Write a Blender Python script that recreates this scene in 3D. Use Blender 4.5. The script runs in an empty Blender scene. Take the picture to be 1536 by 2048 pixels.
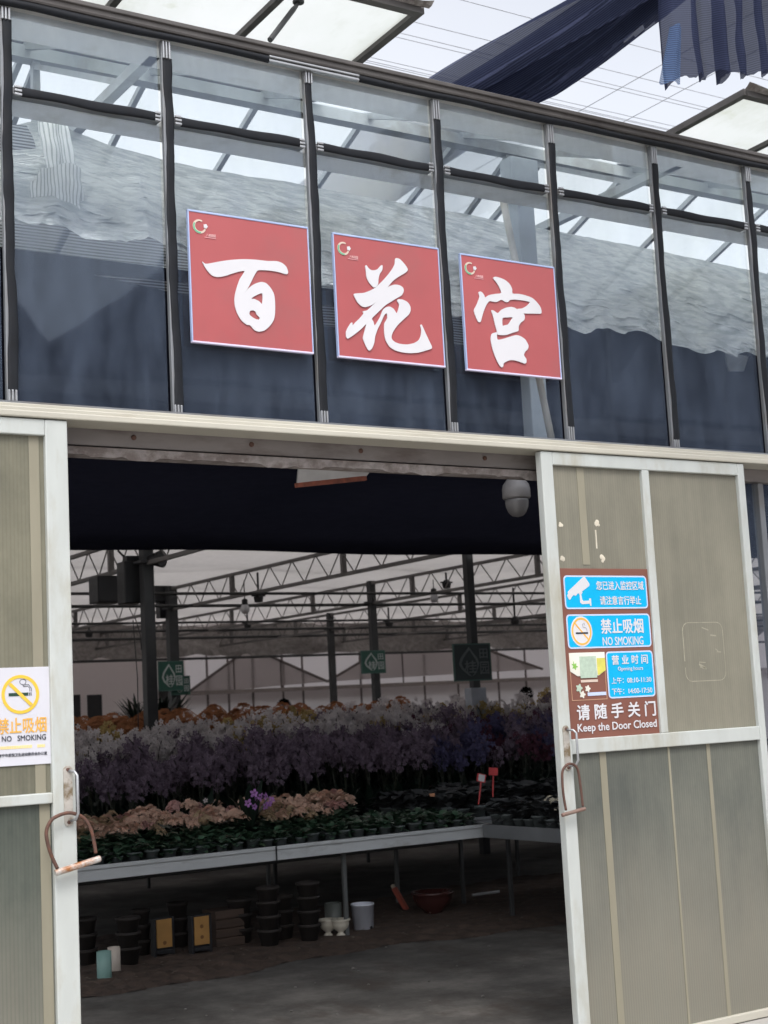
import bpy, bmesh, math, random
from math import sin, cos, pi, radians
from mathutils import Vector, Matrix
from mathutils import noise as mn

random.seed(7)
S = bpy.context.scene
COL = S.collection

# ------------------------------------------------------------------ camera
FPX, IW, IH = 2950.0, 1536.0, 2048.0
CAM = Vector((-1.8514, -5.4916, 1.6))
CR = Vector((0.84263571, -0.53597273, -0.05194503))
CU = Vector((-0.02768837, -0.13946321, 0.98984007))
CF = Vector((0.53777171, 0.83263632, 0.1323569))
cd = bpy.data.cameras.new('camera')
cd.sensor_width = 36.0
cd.lens = FPX * 36.0 / IH
cd.clip_start = 0.05
cd.clip_end = 2000
cd.dof.use_dof = True
cd.dof.focus_distance = 6.6
cd.dof.aperture_fstop = 5.6
cam = bpy.data.objects.new('camera', cd)
COL.objects.link(cam)
M = Matrix(((CR.x, CU.x, -CF.x, CAM.x), (CR.y, CU.y, -CF.y, CAM.y), (CR.z, CU.z, -CF.z, CAM.z), (0, 0, 0, 1)))
cam.matrix_world = M
S.camera = cam

# ------------------------------------------------------------------ world, sun, exposure
SUN_EL, SUN_AZ = radians(58), radians(200)      # azimuth measured from +Y clockwise: behind the viewer
w = bpy.data.worlds.new('World')
S.world = w
w.use_nodes = True
nt = w.node_tree
bg = nt.nodes['Background']
sky = nt.nodes.new('ShaderNodeTexSky')
sky.sky_type = 'NISHITA'
sky.sun_disc = False
sky.sun_elevation = SUN_EL
sky.sun_rotation = SUN_AZ
sky.dust_density = 4.0
sky.air_density = 1.0
hs = nt.nodes.new('ShaderNodeHueSaturation')
hs.inputs['Saturation'].default_value = 0.20
nt.links.new(sky.outputs[0], hs.inputs['Color'])
# thin high cloud: soft patches of brighter, greyer sky
tc = nt.nodes.new('ShaderNodeTexCoord')
nz = nt.nodes.new('ShaderNodeTexNoise')
nz.inputs['Scale'].default_value = 2.2
nz.inputs['Detail'].default_value = 5
nt.links.new(tc.outputs['Generated'], nz.inputs['Vector'])
cr_ = nt.nodes.new('ShaderNodeValToRGB')
cr_.color_ramp.elements[0].position = 0.35
cr_.color_ramp.elements[0].color = (1.32, 1.33, 1.37, 1)
cr_.color_ramp.elements[1].position = 0.65
cr_.color_ramp.elements[1].color = (1.52, 1.51, 1.52, 1)
nt.links.new(nz.outputs['Fac'], cr_.inputs[0])
mx = nt.nodes.new('ShaderNodeMixRGB')
mx.blend_type = 'MULTIPLY'
mx.inputs[0].default_value = 1
nt.links.new(hs.outputs[0], mx.inputs[1])
nt.links.new(cr_.outputs[0], mx.inputs[2])
nt.links.new(mx.outputs[0], bg.inputs['Color'])
bg.inputs['Strength'].default_value = 0.15

sl = bpy.data.lights.new('sun', 'SUN')
sl.energy = 0.6
sl.angle = radians(14)
sl.color = (1.0, 0.965, 0.92)
sun = bpy.data.objects.new('sun', sl)
COL.objects.link(sun)
sd = Vector((sin(SUN_AZ) * cos(SUN_EL), cos(SUN_AZ) * cos(SUN_EL), sin(SUN_EL)))
sun.rotation_euler = (-sd).to_track_quat('-Z', 'Y').to_euler()
sun.location = sd * 60

S.view_settings.view_transform = 'Standard'
S.view_settings.look = 'None'
S.view_settings.gamma = 1
S.view_settings.exposure = 0.60
S.render.engine = 'CYCLES'
S.cycles.use_denoising = True
S.cycles.max_bounces = 8
S.cycles.transparent_max_bounces = 24
S.cycles.sample_clamp_indirect = 6
S.cycles.caustics_reflective = False
S.cycles.caustics_refractive = False


def ray(u, v):
    return CF + CR * ((u - IW / 2) / FPX) - CU * ((v - IH / 2) / FPX)


def onX(u, v, x):
    d = ray(u, v)
    return CAM + d * ((x - CAM.x) / d.x)


def onY(u, v, y):
    d = ray(u, v)
    return CAM + d * ((y - CAM.y) / d.y)


def onZ(u, v, z):
    d = ray(u, v)
    return CAM + d * ((z - CAM.z) / d.z)


# ------------------------------------------------------------------ mesh helpers
class MB:
    def __init__(self):
        self.v, self.f = [], []

    def add(self, vs, fs):
        n = len(self.v)
        self.v += [tuple(p) for p in vs]
        self.f += [tuple(i + n for i in f) for f in fs]
        return self

    def box(self, x0, y0, z0, x1, y1, z1, b=0.0):
        if x1 < x0: x0, x1 = x1, x0
        if y1 < y0: y0, y1 = y1, y0
        if z1 < z0: z0, z1 = z1, z0
        b = min(b, (x1 - x0) * .3, (y1 - y0) * .3, (z1 - z0) * .3)
        if b <= 0:
            return self.add([(x0, y0, z0), (x1, y0, z0), (x1, y1, z0), (x0, y1, z0), (x0, y0, z1), (x1, y0, z1), (x1, y1, z1), (x0, y1, z1)],
                            [(0, 3, 2, 1), (4, 5, 6, 7), (0, 1, 5, 4), (1, 2, 6, 5), (2, 3, 7, 6), (3, 0, 4, 7)])
        bm = bmesh.new()
        r = bmesh.ops.create_cube(bm, size=1)
        for v in bm.verts:
            v.co = Vector(((x0 + x1) / 2 + v.co.x * (x1 - x0), (y0 + y1) / 2 + v.co.y * (y1 - y0), (z0 + z1) / 2 + v.co.z * (z1 - z0)))
        bmesh.ops.bevel(bm, geom=list(bm.edges), offset=b, segments=2, affect='EDGES', profile=0.5)
        bm.verts.index_update()
        self.add([v.co[:] for v in bm.verts], [tuple(v.index for v in f.verts) for f in bm.faces])
        bm.free()
        return self

    def bar(self, p, q, wx, wz, up=(0, 0, 1)):
        """rectangular bar from p to q, wx wide, wz tall"""
        p, q = Vector(p), Vector(q)
        d = (q - p).normalized()
        s = d.cross(Vector(up))
        if s.length < 1e-4:
            s = d.cross(Vector((0, 1, 0)))
        s.normalize()
        t = s.cross(d).normalized()
        vs = []
        for e in (p, q):
            for a, b in ((-1, -1), (1, -1), (1, 1), (-1, 1)):
                vs.append(e + s * (a * wx / 2) + t * (b * wz / 2))
        return self.add(vs, [(0, 1, 2, 3), (7, 6, 5, 4), (0, 4, 5, 1), (1, 5, 6, 2), (2, 6, 7, 3), (3, 7, 4, 0)])

    def tube(self, pts, r, n=8, cap=True):
        pts = [Vector(p) for p in pts]
        rs = r if isinstance(r, (list, tuple)) else [r] * len(pts)
        t0 = (pts[1] - pts[0]).normalized()
        s = t0.cross(Vector((0, 0, 1)))
        if s.length < 1e-3:
            s = t0.cross(Vector((1, 0, 0)))
        s.normalize()
        vs = []
        for i, p in enumerate(pts):
            a = pts[max(0, i - 1)]
            b = pts[min(len(pts) - 1, i + 1)]
            t = (b - a).normalized()
            s = (s - t * s.dot(t)).normalized()
            u = t.cross(s)
            for k in range(n):
                an = 2 * pi * k / n
                vs.append(p + (s * cos(an) + u * sin(an)) * rs[i])
        fs = []
        for i in range(len(pts) - 1):
            for k in range(n):
                k2 = (k + 1) % n
                fs.append((i * n + k, i * n + k2, (i + 1) * n + k2, (i + 1) * n + k))
        if cap:
            fs.append(tuple(range(n - 1, -1, -1)))
            fs.append(tuple((len(pts) - 1) * n + k for k in range(n)))
        return self.add(vs, fs)

    def lathe(self, prof, c=(0, 0, 0), n=20, axis=None):
        vs, fs = [], []
        for r, z in prof:
            for k in range(n):
                a = 2 * pi * k / n
                vs.append(Vector((r * cos(a), r * sin(a), z)))
        for i in range(len(prof) - 1):
            for k in range(n):
                k2 = (k + 1) % n
                fs.append((i * n + k, i * n + k2, (i + 1) * n + k2, (i + 1) * n + k))
        fs.append(tuple(range(n - 1, -1, -1)))
        fs.append(tuple((len(prof) - 1) * n + k for k in range(n)))
        if axis is not None:
            q = Vector((0, 0, 1)).rotation_difference(Vector(axis))
            vs = [q @ v for v in vs]
        c = Vector(c)
        return self.add([v + c for v in vs], fs)

    def grid(self, P, nu, nv):
        vs = [P(i / nu, j / nv) for j in range(nv + 1) for i in range(nu + 1)]
        fs = [(j * (nu + 1) + i, j * (nu + 1) + i + 1, (j + 1) * (nu + 1) + i + 1, (j + 1) * (nu + 1) + i) for j in range(nv) for i in range(nu)]
        return self.add(vs, fs)

    def mesh(self, name, mat, smooth=False):
        me = bpy.data.meshes.new(name)
        me.from_pydata(self.v, [], self.f)
        if mat is not None:
            me.materials.append(mat)
        if smooth:
            me.polygons.foreach_set('use_smooth', [True] * len(me.polygons))
        me.update()
        return me


def place(o, parent):
    if parent is not None:
        o.parent = parent
        if parent.type == 'EMPTY':
            o.location = -parent.location
    return o


def obj(name, mb, mat, parent=None, smooth=False, label=None):
    o = bpy.data.objects.new(name, mb.mesh(name, mat, smooth) if isinstance(mb, MB) else mb)
    COL.objects.link(o)
    if label:
        o['label'] = label
    return place(o, parent)


def tag(o, label, cat, group=None, kind=None):
    o['label'] = label
    o['category'] = cat
    if group: o['group'] = group
    if kind: o['kind'] = kind
    return o


def thing(name, label, cat, loc=(0, 0, 0), group=None, kind=None):
    o = bpy.data.objects.new(name, None)
    o.empty_display_size = 0.1
    COL.objects.link(o)
    o.location = loc
    return tag(o, label, cat, group, kind)


def smooth_pts(pts, k=4):
    """closed Catmull-Rom through pts"""
    out = []
    n = len(pts)
    for i in range(n):
        p0, p1, p2, p3 = (Vector(pts[(i + j - 1) % n]) for j in range(4))
        # keep real corners
        a, b = (p1 - p0), (p2 - p1)
        for s in range(k):
            t = s / k
            m1 = (p2 - p0) * 0.38
            m2 = (p3 - p1) * 0.38
            t2, t3 = t * t, t * t * t
            out.append(p1 * (2 * t3 - 3 * t2 + 1) + m1 * (t3 - 2 * t2 + t) + p2 * (-2 * t3 + 3 * t2) + m2 * (t3 - t2))
    return out


def eval_curve(cu):
    o = bpy.data.objects.new('tmp', cu)
    COL.objects.link(o)
    dg = bpy.context.evaluated_depsgraph_get()
    dg.update()
    me = bpy.data.meshes.new_from_object(o.evaluated_get(dg))
    bpy.data.objects.remove(o)
    return me


def flat_shape(name, polys, y, mat, parent, ox=0, oz=0, sc=1.0, th=0.0012, sm=0, label=None):
    """filled outlines (x, z) on the plane Y=y, holes cut, th thick"""
    cu = bpy.data.curves.new('tmp', 'CURVE')
    cu.dimensions = '2D'
    cu.fill_mode = 'BOTH'
    cu.extrude = th
    for poly in polys:
        pts = [Vector((ox + a * sc, oz + b * sc)) for a, b in poly]
        if sm:
            pts = smooth_pts(pts, sm)
        s = cu.splines.new('POLY')
        s.points.add(len(pts) - 1)
        for q, p in zip(s.points, pts):
            q.co = (p[0], p[1], 0, 1)
        s.use_cyclic_u = True
    me = eval_curve(cu)
    for v in me.vertices:
        a, b, c = v.co
        v.co = (a, y - c, b)
    me.materials.clear()
    me.materials.append(mat)
    return obj(name, me, None, parent, label=label)


def text(name, s, x0, z0, x1, z1, y, mat, parent, bold=0.0, th=0.0008, space=1.0, plane=None, shear=0.0):
    cu = bpy.data.curves.new('tmp', 'FONT')
    cu.body = s
    cu.size = 1
    cu.space_character = space
    cu.extrude = 0.001
    cu.resolution_u = 3
    me = eval_curve(cu)
    xs = [v.co.x for v in me.vertices]
    ys = [v.co.y for v in me.vertices]
    if not xs:
        return None
    a0, a1, b0, b1 = min(xs), max(xs), min(ys), max(ys)
    for v in me.vertices:
        a, b, c = v.co
        v.co = (x0 + (a - a0) / (a1 - a0) * (x1 - x0), y - (th if c > 0 else 0), z0 + (b - b0) / (b1 - b0) * (z1 - z0))
    if bold:                                       # heavier lettering: the outline thickened by shifted copies, each a hair proud
        co = [v.co.copy() for v in me.vertices]
        fa = [tuple(p.vertices) for p in me.polygons]
        bw = bold * (z1 - z0) * .55
        mb = MB()
        for i, (dx, dz) in enumerate(((0, 0), (1, 0), (-1, 0), (0, 1), (0, -1), (.7, .7), (-.7, -.7))):
            mb.add([(c.x + dx * bw, c.y - i * .00006, c.z + dz * bw) for c in co], fa)
        me = mb.mesh(name, None)
    me.materials.clear()
    me.materials.append(mat)
    return obj(name, me, None, parent)


# ------------------------------------------------------------------ materials
def mat(name):
    m = bpy.data.materials.new(name)
    m.use_nodes = True
    return m, m.node_tree, m.node_tree.nodes['Principled BSDF']


def N(nt, t, **kw):
    n = nt.nodes.new(t)
    for k, v in kw.items():
        setattr(n, k, v)
    return n


def coords(nt, scale=(1, 1, 1)):
    tc = N(nt, 'ShaderNodeTexCoord')
    mp = N(nt, 'ShaderNodeMapping')
    mp.inputs['Scale'].default_value = scale
    nt.links.new(tc.outputs['Object'], mp.inputs['Vector'])
    return mp.outputs[0]


def noise(nt, scale, detail=4, rough=0.55, vec=None, stretch=(1, 1, 1)):
    n = N(nt, 'ShaderNodeTexNoise')
    n.inputs['Scale'].default_value = scale
    n.inputs['Detail'].default_value = detail
    n.inputs['Roughness'].default_value = rough
    nt.links.new(vec if vec is not None else coords(nt, stretch), n.inputs['Vector'])
    return n.outputs['Fac']


def ramp(nt, fac, stops):
    r = N(nt, 'ShaderNodeValToRGB')
    e = r.color_ramp.elements
    while len(e) < len(stops):
        e.new(0.5)
    for k, (p, c) in zip(e, stops):
        k.position = p
        k.color = (*c, 1) if len(c) == 3 else c
    nt.links.new(fac, r.inputs[0])
    return r.outputs[0]


def mixc(nt, fac, a, b, mode='MIX'):
    m = N(nt, 'ShaderNodeMixRGB', blend_type=mode)
    if isinstance(fac, float):
        m.inputs[0].default_value = fac
    else:
        nt.links.new(fac, m.inputs[0])
    for i, c in ((1, a), (2, b)):
        if isinstance(c, tuple):
            m.inputs[i].default_value = (*c, 1)
        else:
            nt.links.new(c, m.inputs[i])
    return m.outputs[0]


def bump(nt, p, h, strength=0.3, dist=0.01):
    b = N(nt, 'ShaderNodeBump')
    b.inputs['Strength'].default_value = strength
    b.inputs['Distance'].default_value = dist
    nt.links.new(h, b.inputs['Height'])
    nt.links.new(b.outputs[0], p.inputs['Normal'])


def simple(name, col, rough=0.5, metal=0.0, var=0.12, nscale=8.0, spec=0.5, bmp=0.0, dirt=None, dirt_scale=3.0, dirt_amt=(0.5, 0.75), stretch=(1, 1, 1), coat=0):
    m, nt, p = mat(name)
    f = noise(nt, nscale, 5, stretch=stretch)
    c = ramp(nt, f, [(0.3, tuple(max(0, x * (1 - var)) for x in col)), (0.7, tuple(min(1, x * (1 + var)) for x in col))])
    if dirt is not None:
        g = noise(nt, dirt_scale, 7, 0.65, stretch=stretch)
        k = ramp(nt, g, [(dirt_amt[0], (0, 0, 0)), (dirt_amt[1], (1, 1, 1))])
        c = mixc(nt, k, c, dirt)
    nt.links.new(c, p.inputs['Base Color'])
    rr = ramp(nt, f, [(0.2, (rough * .8,) * 3), (0.8, (min(1, rough * 1.2),) * 3)])
    nt.links.new(rr, p.inputs['Roughness'])
    p.inputs['Metallic'].default_value = metal
    p.inputs['Specular IOR Level'].default_value = spec
    if coat: p.inputs['Coat Weight'].default_value = coat
    if bmp:
        bump(nt, p, noise(nt, nscale * 6, 6), bmp, 0.004)
    return m


def mix_shader(nt, fac, a, b):
    x = N(nt, 'ShaderNodeMixShader')
    if isinstance(fac, float):
        x.inputs[0].default_value = fac
    else:
        nt.links.new(fac, x.inputs[0])
    nt.links.new(a, x.inputs[1])
    nt.links.new(b, x.inputs[2])
    return x.outputs[0]


def bsdf(nt, t, col=None, rough=None):
    b = N(nt, t)
    if col is not None:
        if isinstance(col, tuple):
            b.inputs['Color'].default_value = (*col, 1)
        else:
            nt.links.new(col, b.inputs['Color'])
    if rough is not None:
        b.inputs['Roughness'].default_value = rough
    return b.outputs[0]


def out(nt, sh):
    nt.links.new(sh, nt.nodes['Material Output'].inputs['Surface'])


def front_only(nt, fac):
    # the reflection belongs to the pane's outer face; its back face only lets light out
    g = N(nt, 'ShaderNodeNewGeometry')
    i = N(nt, 'ShaderNodeMath', operation='SUBTRACT')
    i.inputs[0].default_value = 1
    nt.links.new(g.outputs['Backfacing'], i.inputs[1])
    m = N(nt, 'ShaderNodeMath', operation='MULTIPLY')
    nt.links.new(fac, m.inputs[0])
    nt.links.new(i.outputs[0], m.inputs[1])
    return m.outputs[0]


def glass_mat(name, tint=(0.95, 0.965, 0.975), dirt=0.046, refl=1.0):
    m, nt, p = mat(name)
    fr = N(nt, 'ShaderNodeFresnel')
    fr.inputs['IOR'].default_value = 1.5
    # old float glass is not quite flat
    bp = N(nt, 'ShaderNodeBump')
    bp.inputs['Strength'].default_value = 0.05
    bp.inputs['Distance'].default_value = 0.02
    nt.links.new(noise(nt, 1.7, 2), bp.inputs['Height'])
    gl = N(nt, 'ShaderNodeBsdfGlossy')
    gl.inputs['Roughness'].default_value = 0.03
    gl.inputs['Color'].default_value = (0.72, 0.84, 1.0, 1)
    nt.links.new(bp.outputs[0], gl.inputs['Normal'])
    s = mix_shader(nt, front_only(nt, fr.outputs[0]), bsdf(nt, 'ShaderNodeBsdfTransparent', tint), gl.outputs[0])
    d = ramp(nt, noise(nt, 2.6, 7, 0.66, stretch=(1.6, 1, 0.45)), [(0.3, (dirt * .3,) * 3), (0.75, (dirt * 2.8,) * 3)])
    df = bsdf(nt, 'ShaderNodeBsdfDiffuse', (0.44, 0.56, 0.80))
    tl = bsdf(nt, 'ShaderNodeBsdfTranslucent', (0.62, 0.68, 0.72))
    out(nt, mix_shader(nt, d, s, mix_shader(nt, 0.5, df, tl)))
    return m


def cloth(name, front, trans, t_amt, transp=0.0, stripes=None, rough_noise=0.15):
    """fabric: diffuse + translucent (+ see-through holes); stripes=(axis scale vector, colour2, sharp)"""
    m, nt, p = mat(name)
    f = noise(nt, 9, 5)
    c = ramp(nt, f, [(0.3, tuple(x * (1 - rough_noise) for x in front)), (0.7, tuple(min(1, x * (1 + rough_noise)) for x in front))])
    tr = trans
    if stripes:
        vec, col2, lo, hi = stripes
        wv = N(nt, 'ShaderNodeTexWave', wave_type='BANDS', bands_direction='X')
        wv.inputs['Scale'].default_value = 1.0
        wv.inputs['Distortion'].default_value = 0.25
        wv.inputs['Detail'].default_value = 2
        wv.inputs['Detail Scale'].default_value = 0.7
        nt.links.new(coords(nt, (vec[0] or 0, vec[1] or 0, vec[2] or 0)), wv.inputs['Vector'])
        wv.bands_direction = 'X' if vec[0] >= max(vec[1], vec[2]) else 'Z'
        k = ramp(nt, wv.outputs['Fac'], [(lo, (0, 0, 0)), (hi, (1, 1, 1))])
        c = mixc(nt, k, c, col2)
        tr = mixc(nt, k, trans, tuple(x * .3 for x in trans))
    s = mix_shader(nt, t_amt, bsdf(nt, 'ShaderNodeBsdfDiffuse', c), bsdf(nt, 'ShaderNodeBsdfTranslucent', tr))
    if transp:
        s = mix_shader(nt, transp, s, bsdf(nt, 'ShaderNodeBsdfTransparent', (1, 1, 1)))
    out(nt, s)
    return m

# ---- material instances
ALU = simple('white_aluminium', (0.48, 0.505, 0.485), 0.42, 0.0, 0.06, 5, dirt=(0.33, 0.30, 0.22), dirt_scale=2.6, dirt_amt=(0.5, 0.8), stretch=(2, 2, .6))
CREAM = simple('cream_aluminium', (0.46, 0.44, 0.375), 0.45, 0, 0.07, 4, dirt=(0.25, 0.20, 0.14), dirt_scale=3, dirt_amt=(0.55, 0.85), stretch=(.5, 1, 3))
GREYAL = simple('grey_aluminium', (0.21, 0.22, 0.235), 0.4, 0.3, 0.1, 6, dirt=(0.16, 0.14, 0.12))
SILVER = simple('bare_aluminium', (0.36, 0.37, 0.385), 0.32, 0.5, 0.1, 14)
RUBBER = simple('black_rubber', (0.008, 0.0095, 0.013), 0.65, 0, 0.3, 20, spec=0.25)
EAVE = simple('weathered_eave_metal', (0.085, 0.078, 0.075), 0.6, 0.1, 0.25, 9, dirt=(0.04, 0.032, 0.03), dirt_scale=6, stretch=(.4, 1, 1))
LINTEL = simple('mauve_grey_steel', (0.26, 0.235, 0.23), 0.55, 0.1, 0.12, 7, dirt=(0.12, 0.09, 0.08), dirt_scale=4, stretch=(.5, 1, 2))
FLAKE = simple('flaking_paint', (0.28, 0.25, 0.24), 0.8, 0, 0.25, 30, dirt=(0.17, 0.14, 0.13), dirt_scale=14, dirt_amt=(0.45, 0.6), bmp=.5)
RUST = simple('brown_rust', (0.105, 0.055, 0.042), 0.7, 0.15, 0.3, 40, dirt=(0.16, 0.06, 0.03), dirt_scale=30, bmp=.4)
RUSTRED = simple('red_rust', (0.22, 0.07, 0.045), 0.8, 0, 0.35, 30, bmp=.4)
STEEL = simple('dark_galvanised_steel', (0.034, 0.035, 0.037), 0.55, 0.1, 0.2, 10)
PALESTEEL = simple('pale_galvanised_steel', (0.48, 0.51, 0.51), 0.45, 0.2, 0.12, 8, dirt=(0.3, 0.29, 0.26))
BLACKP = simple('black_plastic', (0.012, 0.012, 0.014), 0.5, 0, 0.3, 12)
WHITEP = simple('white_plastic', (0.62, 0.61, 0.60), 0.35, 0, 0.05, 6)
DOMEP = simple('smoked_dome_plastic', (0.42, 0.40, 0.41), 0.12, 0, 0.04, 6)
GLASS = glass_mat('front_glass')
ROOFW = None


def roof_glass(name, t=0.56, w=1.0):
    m, nt, p = mat(name)
    f = noise(nt, 1.6, 7, 0.62, stretch=(1, .5, 1))
    c = ramp(nt, f, [(0.28, tuple(v * w for v in (0.60, 0.63, 0.55))), (0.5, tuple(v * w for v in (0.80, 0.83, 0.80))), (0.72, tuple(v * w for v in (0.88, 0.90, 0.89)))])
    g = ramp(nt, noise(nt, 0.9, 6, 0.7), [(0.60, (0, 0, 0)), (0.78, (1, 1, 1))])
    c = mixc(nt, g, c, (0.50 * w, 0.53 * w, 0.34 * w))
    k = ramp(nt, f, [(0.3, (t * .75,) * 3), (0.7, (t * 1.2,) * 3)])
    d = mix_shader(nt, 0.72, bsdf(nt, 'ShaderNodeBsdfDiffuse', c), bsdf(nt, 'ShaderNodeBsdfTranslucent', c))
    out(nt, mix_shader(nt, k, d, bsdf(nt, 'ShaderNodeBsdfTransparent', (0.93, 0.96, 0.94))))
    return m


ROOFG = roof_glass('dirty_roof_glass')
VENTG = roof_glass('stained_vent_glass', 0.10, 0.70)
WHITESTEEL = simple('white_painted_steel', (0.78, 0.80, 0.80), 0.5, 0, 0.06, 6, dirt=(0.5, 0.5, 0.46))


def poly_panel(name, base, dark, spec_mix=0.10, stretch=(1, 1, .55), tan_foot=False):
    """twin-wall polycarbonate: fine vertical ribs, yellowing, dusty streaks"""
    m, nt, p = mat(name)
    wv = N(nt, 'ShaderNodeTexWave', wave_type='BANDS', bands_direction='X')
    wv.inputs['Scale'].default_value = 1
    nt.links.new(coords(nt, (21, 0, 0)), wv.inputs['Vector'])
    streak = noise(nt, 9, 6, 0.6, stretch=(2.2, 1, 0.06))
    cloud = noise(nt, 1.9, 7, 0.68, stretch=stretch)
    c = ramp(nt, cloud, [(0.36, dark), (0.64, base)])
    if tan_foot:                       # paler tan towards the foot of the door, ragged at its upper edge
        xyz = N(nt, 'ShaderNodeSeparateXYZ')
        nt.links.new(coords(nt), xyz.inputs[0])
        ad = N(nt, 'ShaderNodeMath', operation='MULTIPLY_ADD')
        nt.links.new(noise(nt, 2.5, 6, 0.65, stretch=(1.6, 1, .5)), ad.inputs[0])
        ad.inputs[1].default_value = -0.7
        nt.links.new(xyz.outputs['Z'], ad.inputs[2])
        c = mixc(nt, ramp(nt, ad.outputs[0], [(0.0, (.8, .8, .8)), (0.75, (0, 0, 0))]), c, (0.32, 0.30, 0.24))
    c = mixc(nt, ramp(nt, streak, [(0.42, (0, 0, 0)), (0.8, (.3, .3, .3))]), c, tuple(min(1, x * 1.2) for x in base))
    c = mixc(nt, ramp(nt, wv.outputs['Fac'], [(0.0, (.18, .18, .18)), (0.45, (0, 0, 0))]), c, tuple(x * .7 for x in dark))
    d = mix_shader(nt, 0.22, bsdf(nt, 'ShaderNodeBsdfDiffuse', c), bsdf(nt, 'ShaderNodeBsdfTranslucent', c))
    bp = N(nt, 'ShaderNodeBump')
    bp.inputs['Strength'].default_value = 0.25
    bp.inputs['Distance'].default_value = 0.003
    nt.links.new(wv.outputs['Fac'], bp.inputs['Height'])
    gl = N(nt, 'ShaderNodeBsdfGlossy')
    gl.inputs['Roughness'].default_value = 0.22
    nt.links.new(bp.outputs[0], gl.inputs['Normal'])
    fr = N(nt, 'ShaderNodeFresnel')
    fr.inputs['IOR'].default_value = 1.9
    s = mix_shader(nt, front_only(nt, fr.outputs[0]), d, gl.outputs[0])
    # a little shows through, blurred by the ribs
    rf = N(nt, 'ShaderNodeBsdfTransparent')
    rf.inputs['Color'].default_value = (0.85, 0.82, 0.68, 1)
    out(nt, mix_shader(nt, 0.17, s, rf.outputs[0]))
    return m


PC_UP = poly_panel('yellowed_polycarbonate', (0.385, 0.365, 0.29), (0.29, 0.278, 0.222))
PC_LOW = poly_panel('grey_green_polycarbonate', (0.23, 0.236, 0.20), (0.14, 0.15, 0.135), tan_foot=True)
PC_LEFT = poly_panel('streaked_polycarbonate', (0.33, 0.315, 0.235), (0.19, 0.185, 0.14))
PC_LEFTLOW = poly_panel('dark_ribbed_polycarbonate', (0.17, 0.185, 0.155), (0.09, 0.105, 0.09), tan_foot=True)
BATTEN = simple('yellowed_batten', (0.25, 0.232, 0.172), 0.5, 0, 0.12, 5, stretch=(1, 1, .3))
RESIDUE = simple('glue_residue', (0.58, 0.53, 0.43), 0.5, 0, 0.15, 20)

# ================================================================== setting
gm = MB()
gm.grid(lambda a, b: (-500 + 1000 * a, -500 + 500 * b, 0.0), 8, 8)
gnd = obj('ground', gm, simple('outdoor_concrete', (0.36, 0.345, 0.32), 0.85, 0, 0.14, 1.2, dirt=(0.22, 0.2, 0.18), dirt_scale=.7, bmp=.2))
gnd['kind'] = 'structure'


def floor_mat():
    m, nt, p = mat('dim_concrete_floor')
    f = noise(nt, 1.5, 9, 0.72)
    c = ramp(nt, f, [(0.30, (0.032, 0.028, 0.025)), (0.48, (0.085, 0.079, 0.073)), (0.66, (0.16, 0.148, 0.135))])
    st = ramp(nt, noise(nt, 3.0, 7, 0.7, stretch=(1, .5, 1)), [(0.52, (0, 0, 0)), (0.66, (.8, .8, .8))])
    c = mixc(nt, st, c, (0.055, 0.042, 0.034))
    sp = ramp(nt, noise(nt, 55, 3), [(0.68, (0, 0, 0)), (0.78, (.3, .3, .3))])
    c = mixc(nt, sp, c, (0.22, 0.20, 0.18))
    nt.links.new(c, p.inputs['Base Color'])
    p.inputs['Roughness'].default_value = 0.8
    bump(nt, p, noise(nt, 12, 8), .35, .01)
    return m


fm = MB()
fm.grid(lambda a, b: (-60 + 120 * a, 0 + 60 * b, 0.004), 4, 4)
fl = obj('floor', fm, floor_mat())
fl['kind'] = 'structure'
dm = MB()


def dirt_pt(a, b):
    x = -2 + 12 * a
    y0 = 3.15 + 0.10 * sin(x * 2.3) + 0.05 * sin(x * 7.1)
    y = y0 + 2.2 * b
    return (x, y, 0.006 + 0.03 * min(1, b * 6) + 0.006 * sin(x * 23 + b * 40))


dm.grid(dirt_pt, 160, 24)
ds = obj('soil', dm, simple('reddish_soil', (0.075, 0.05, 0.038), 0.95, 0, 0.4, 12, dirt=(0.035, 0.025, 0.02), dirt_scale=8, bmp=.8))
ds['kind'] = 'structure'

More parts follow.
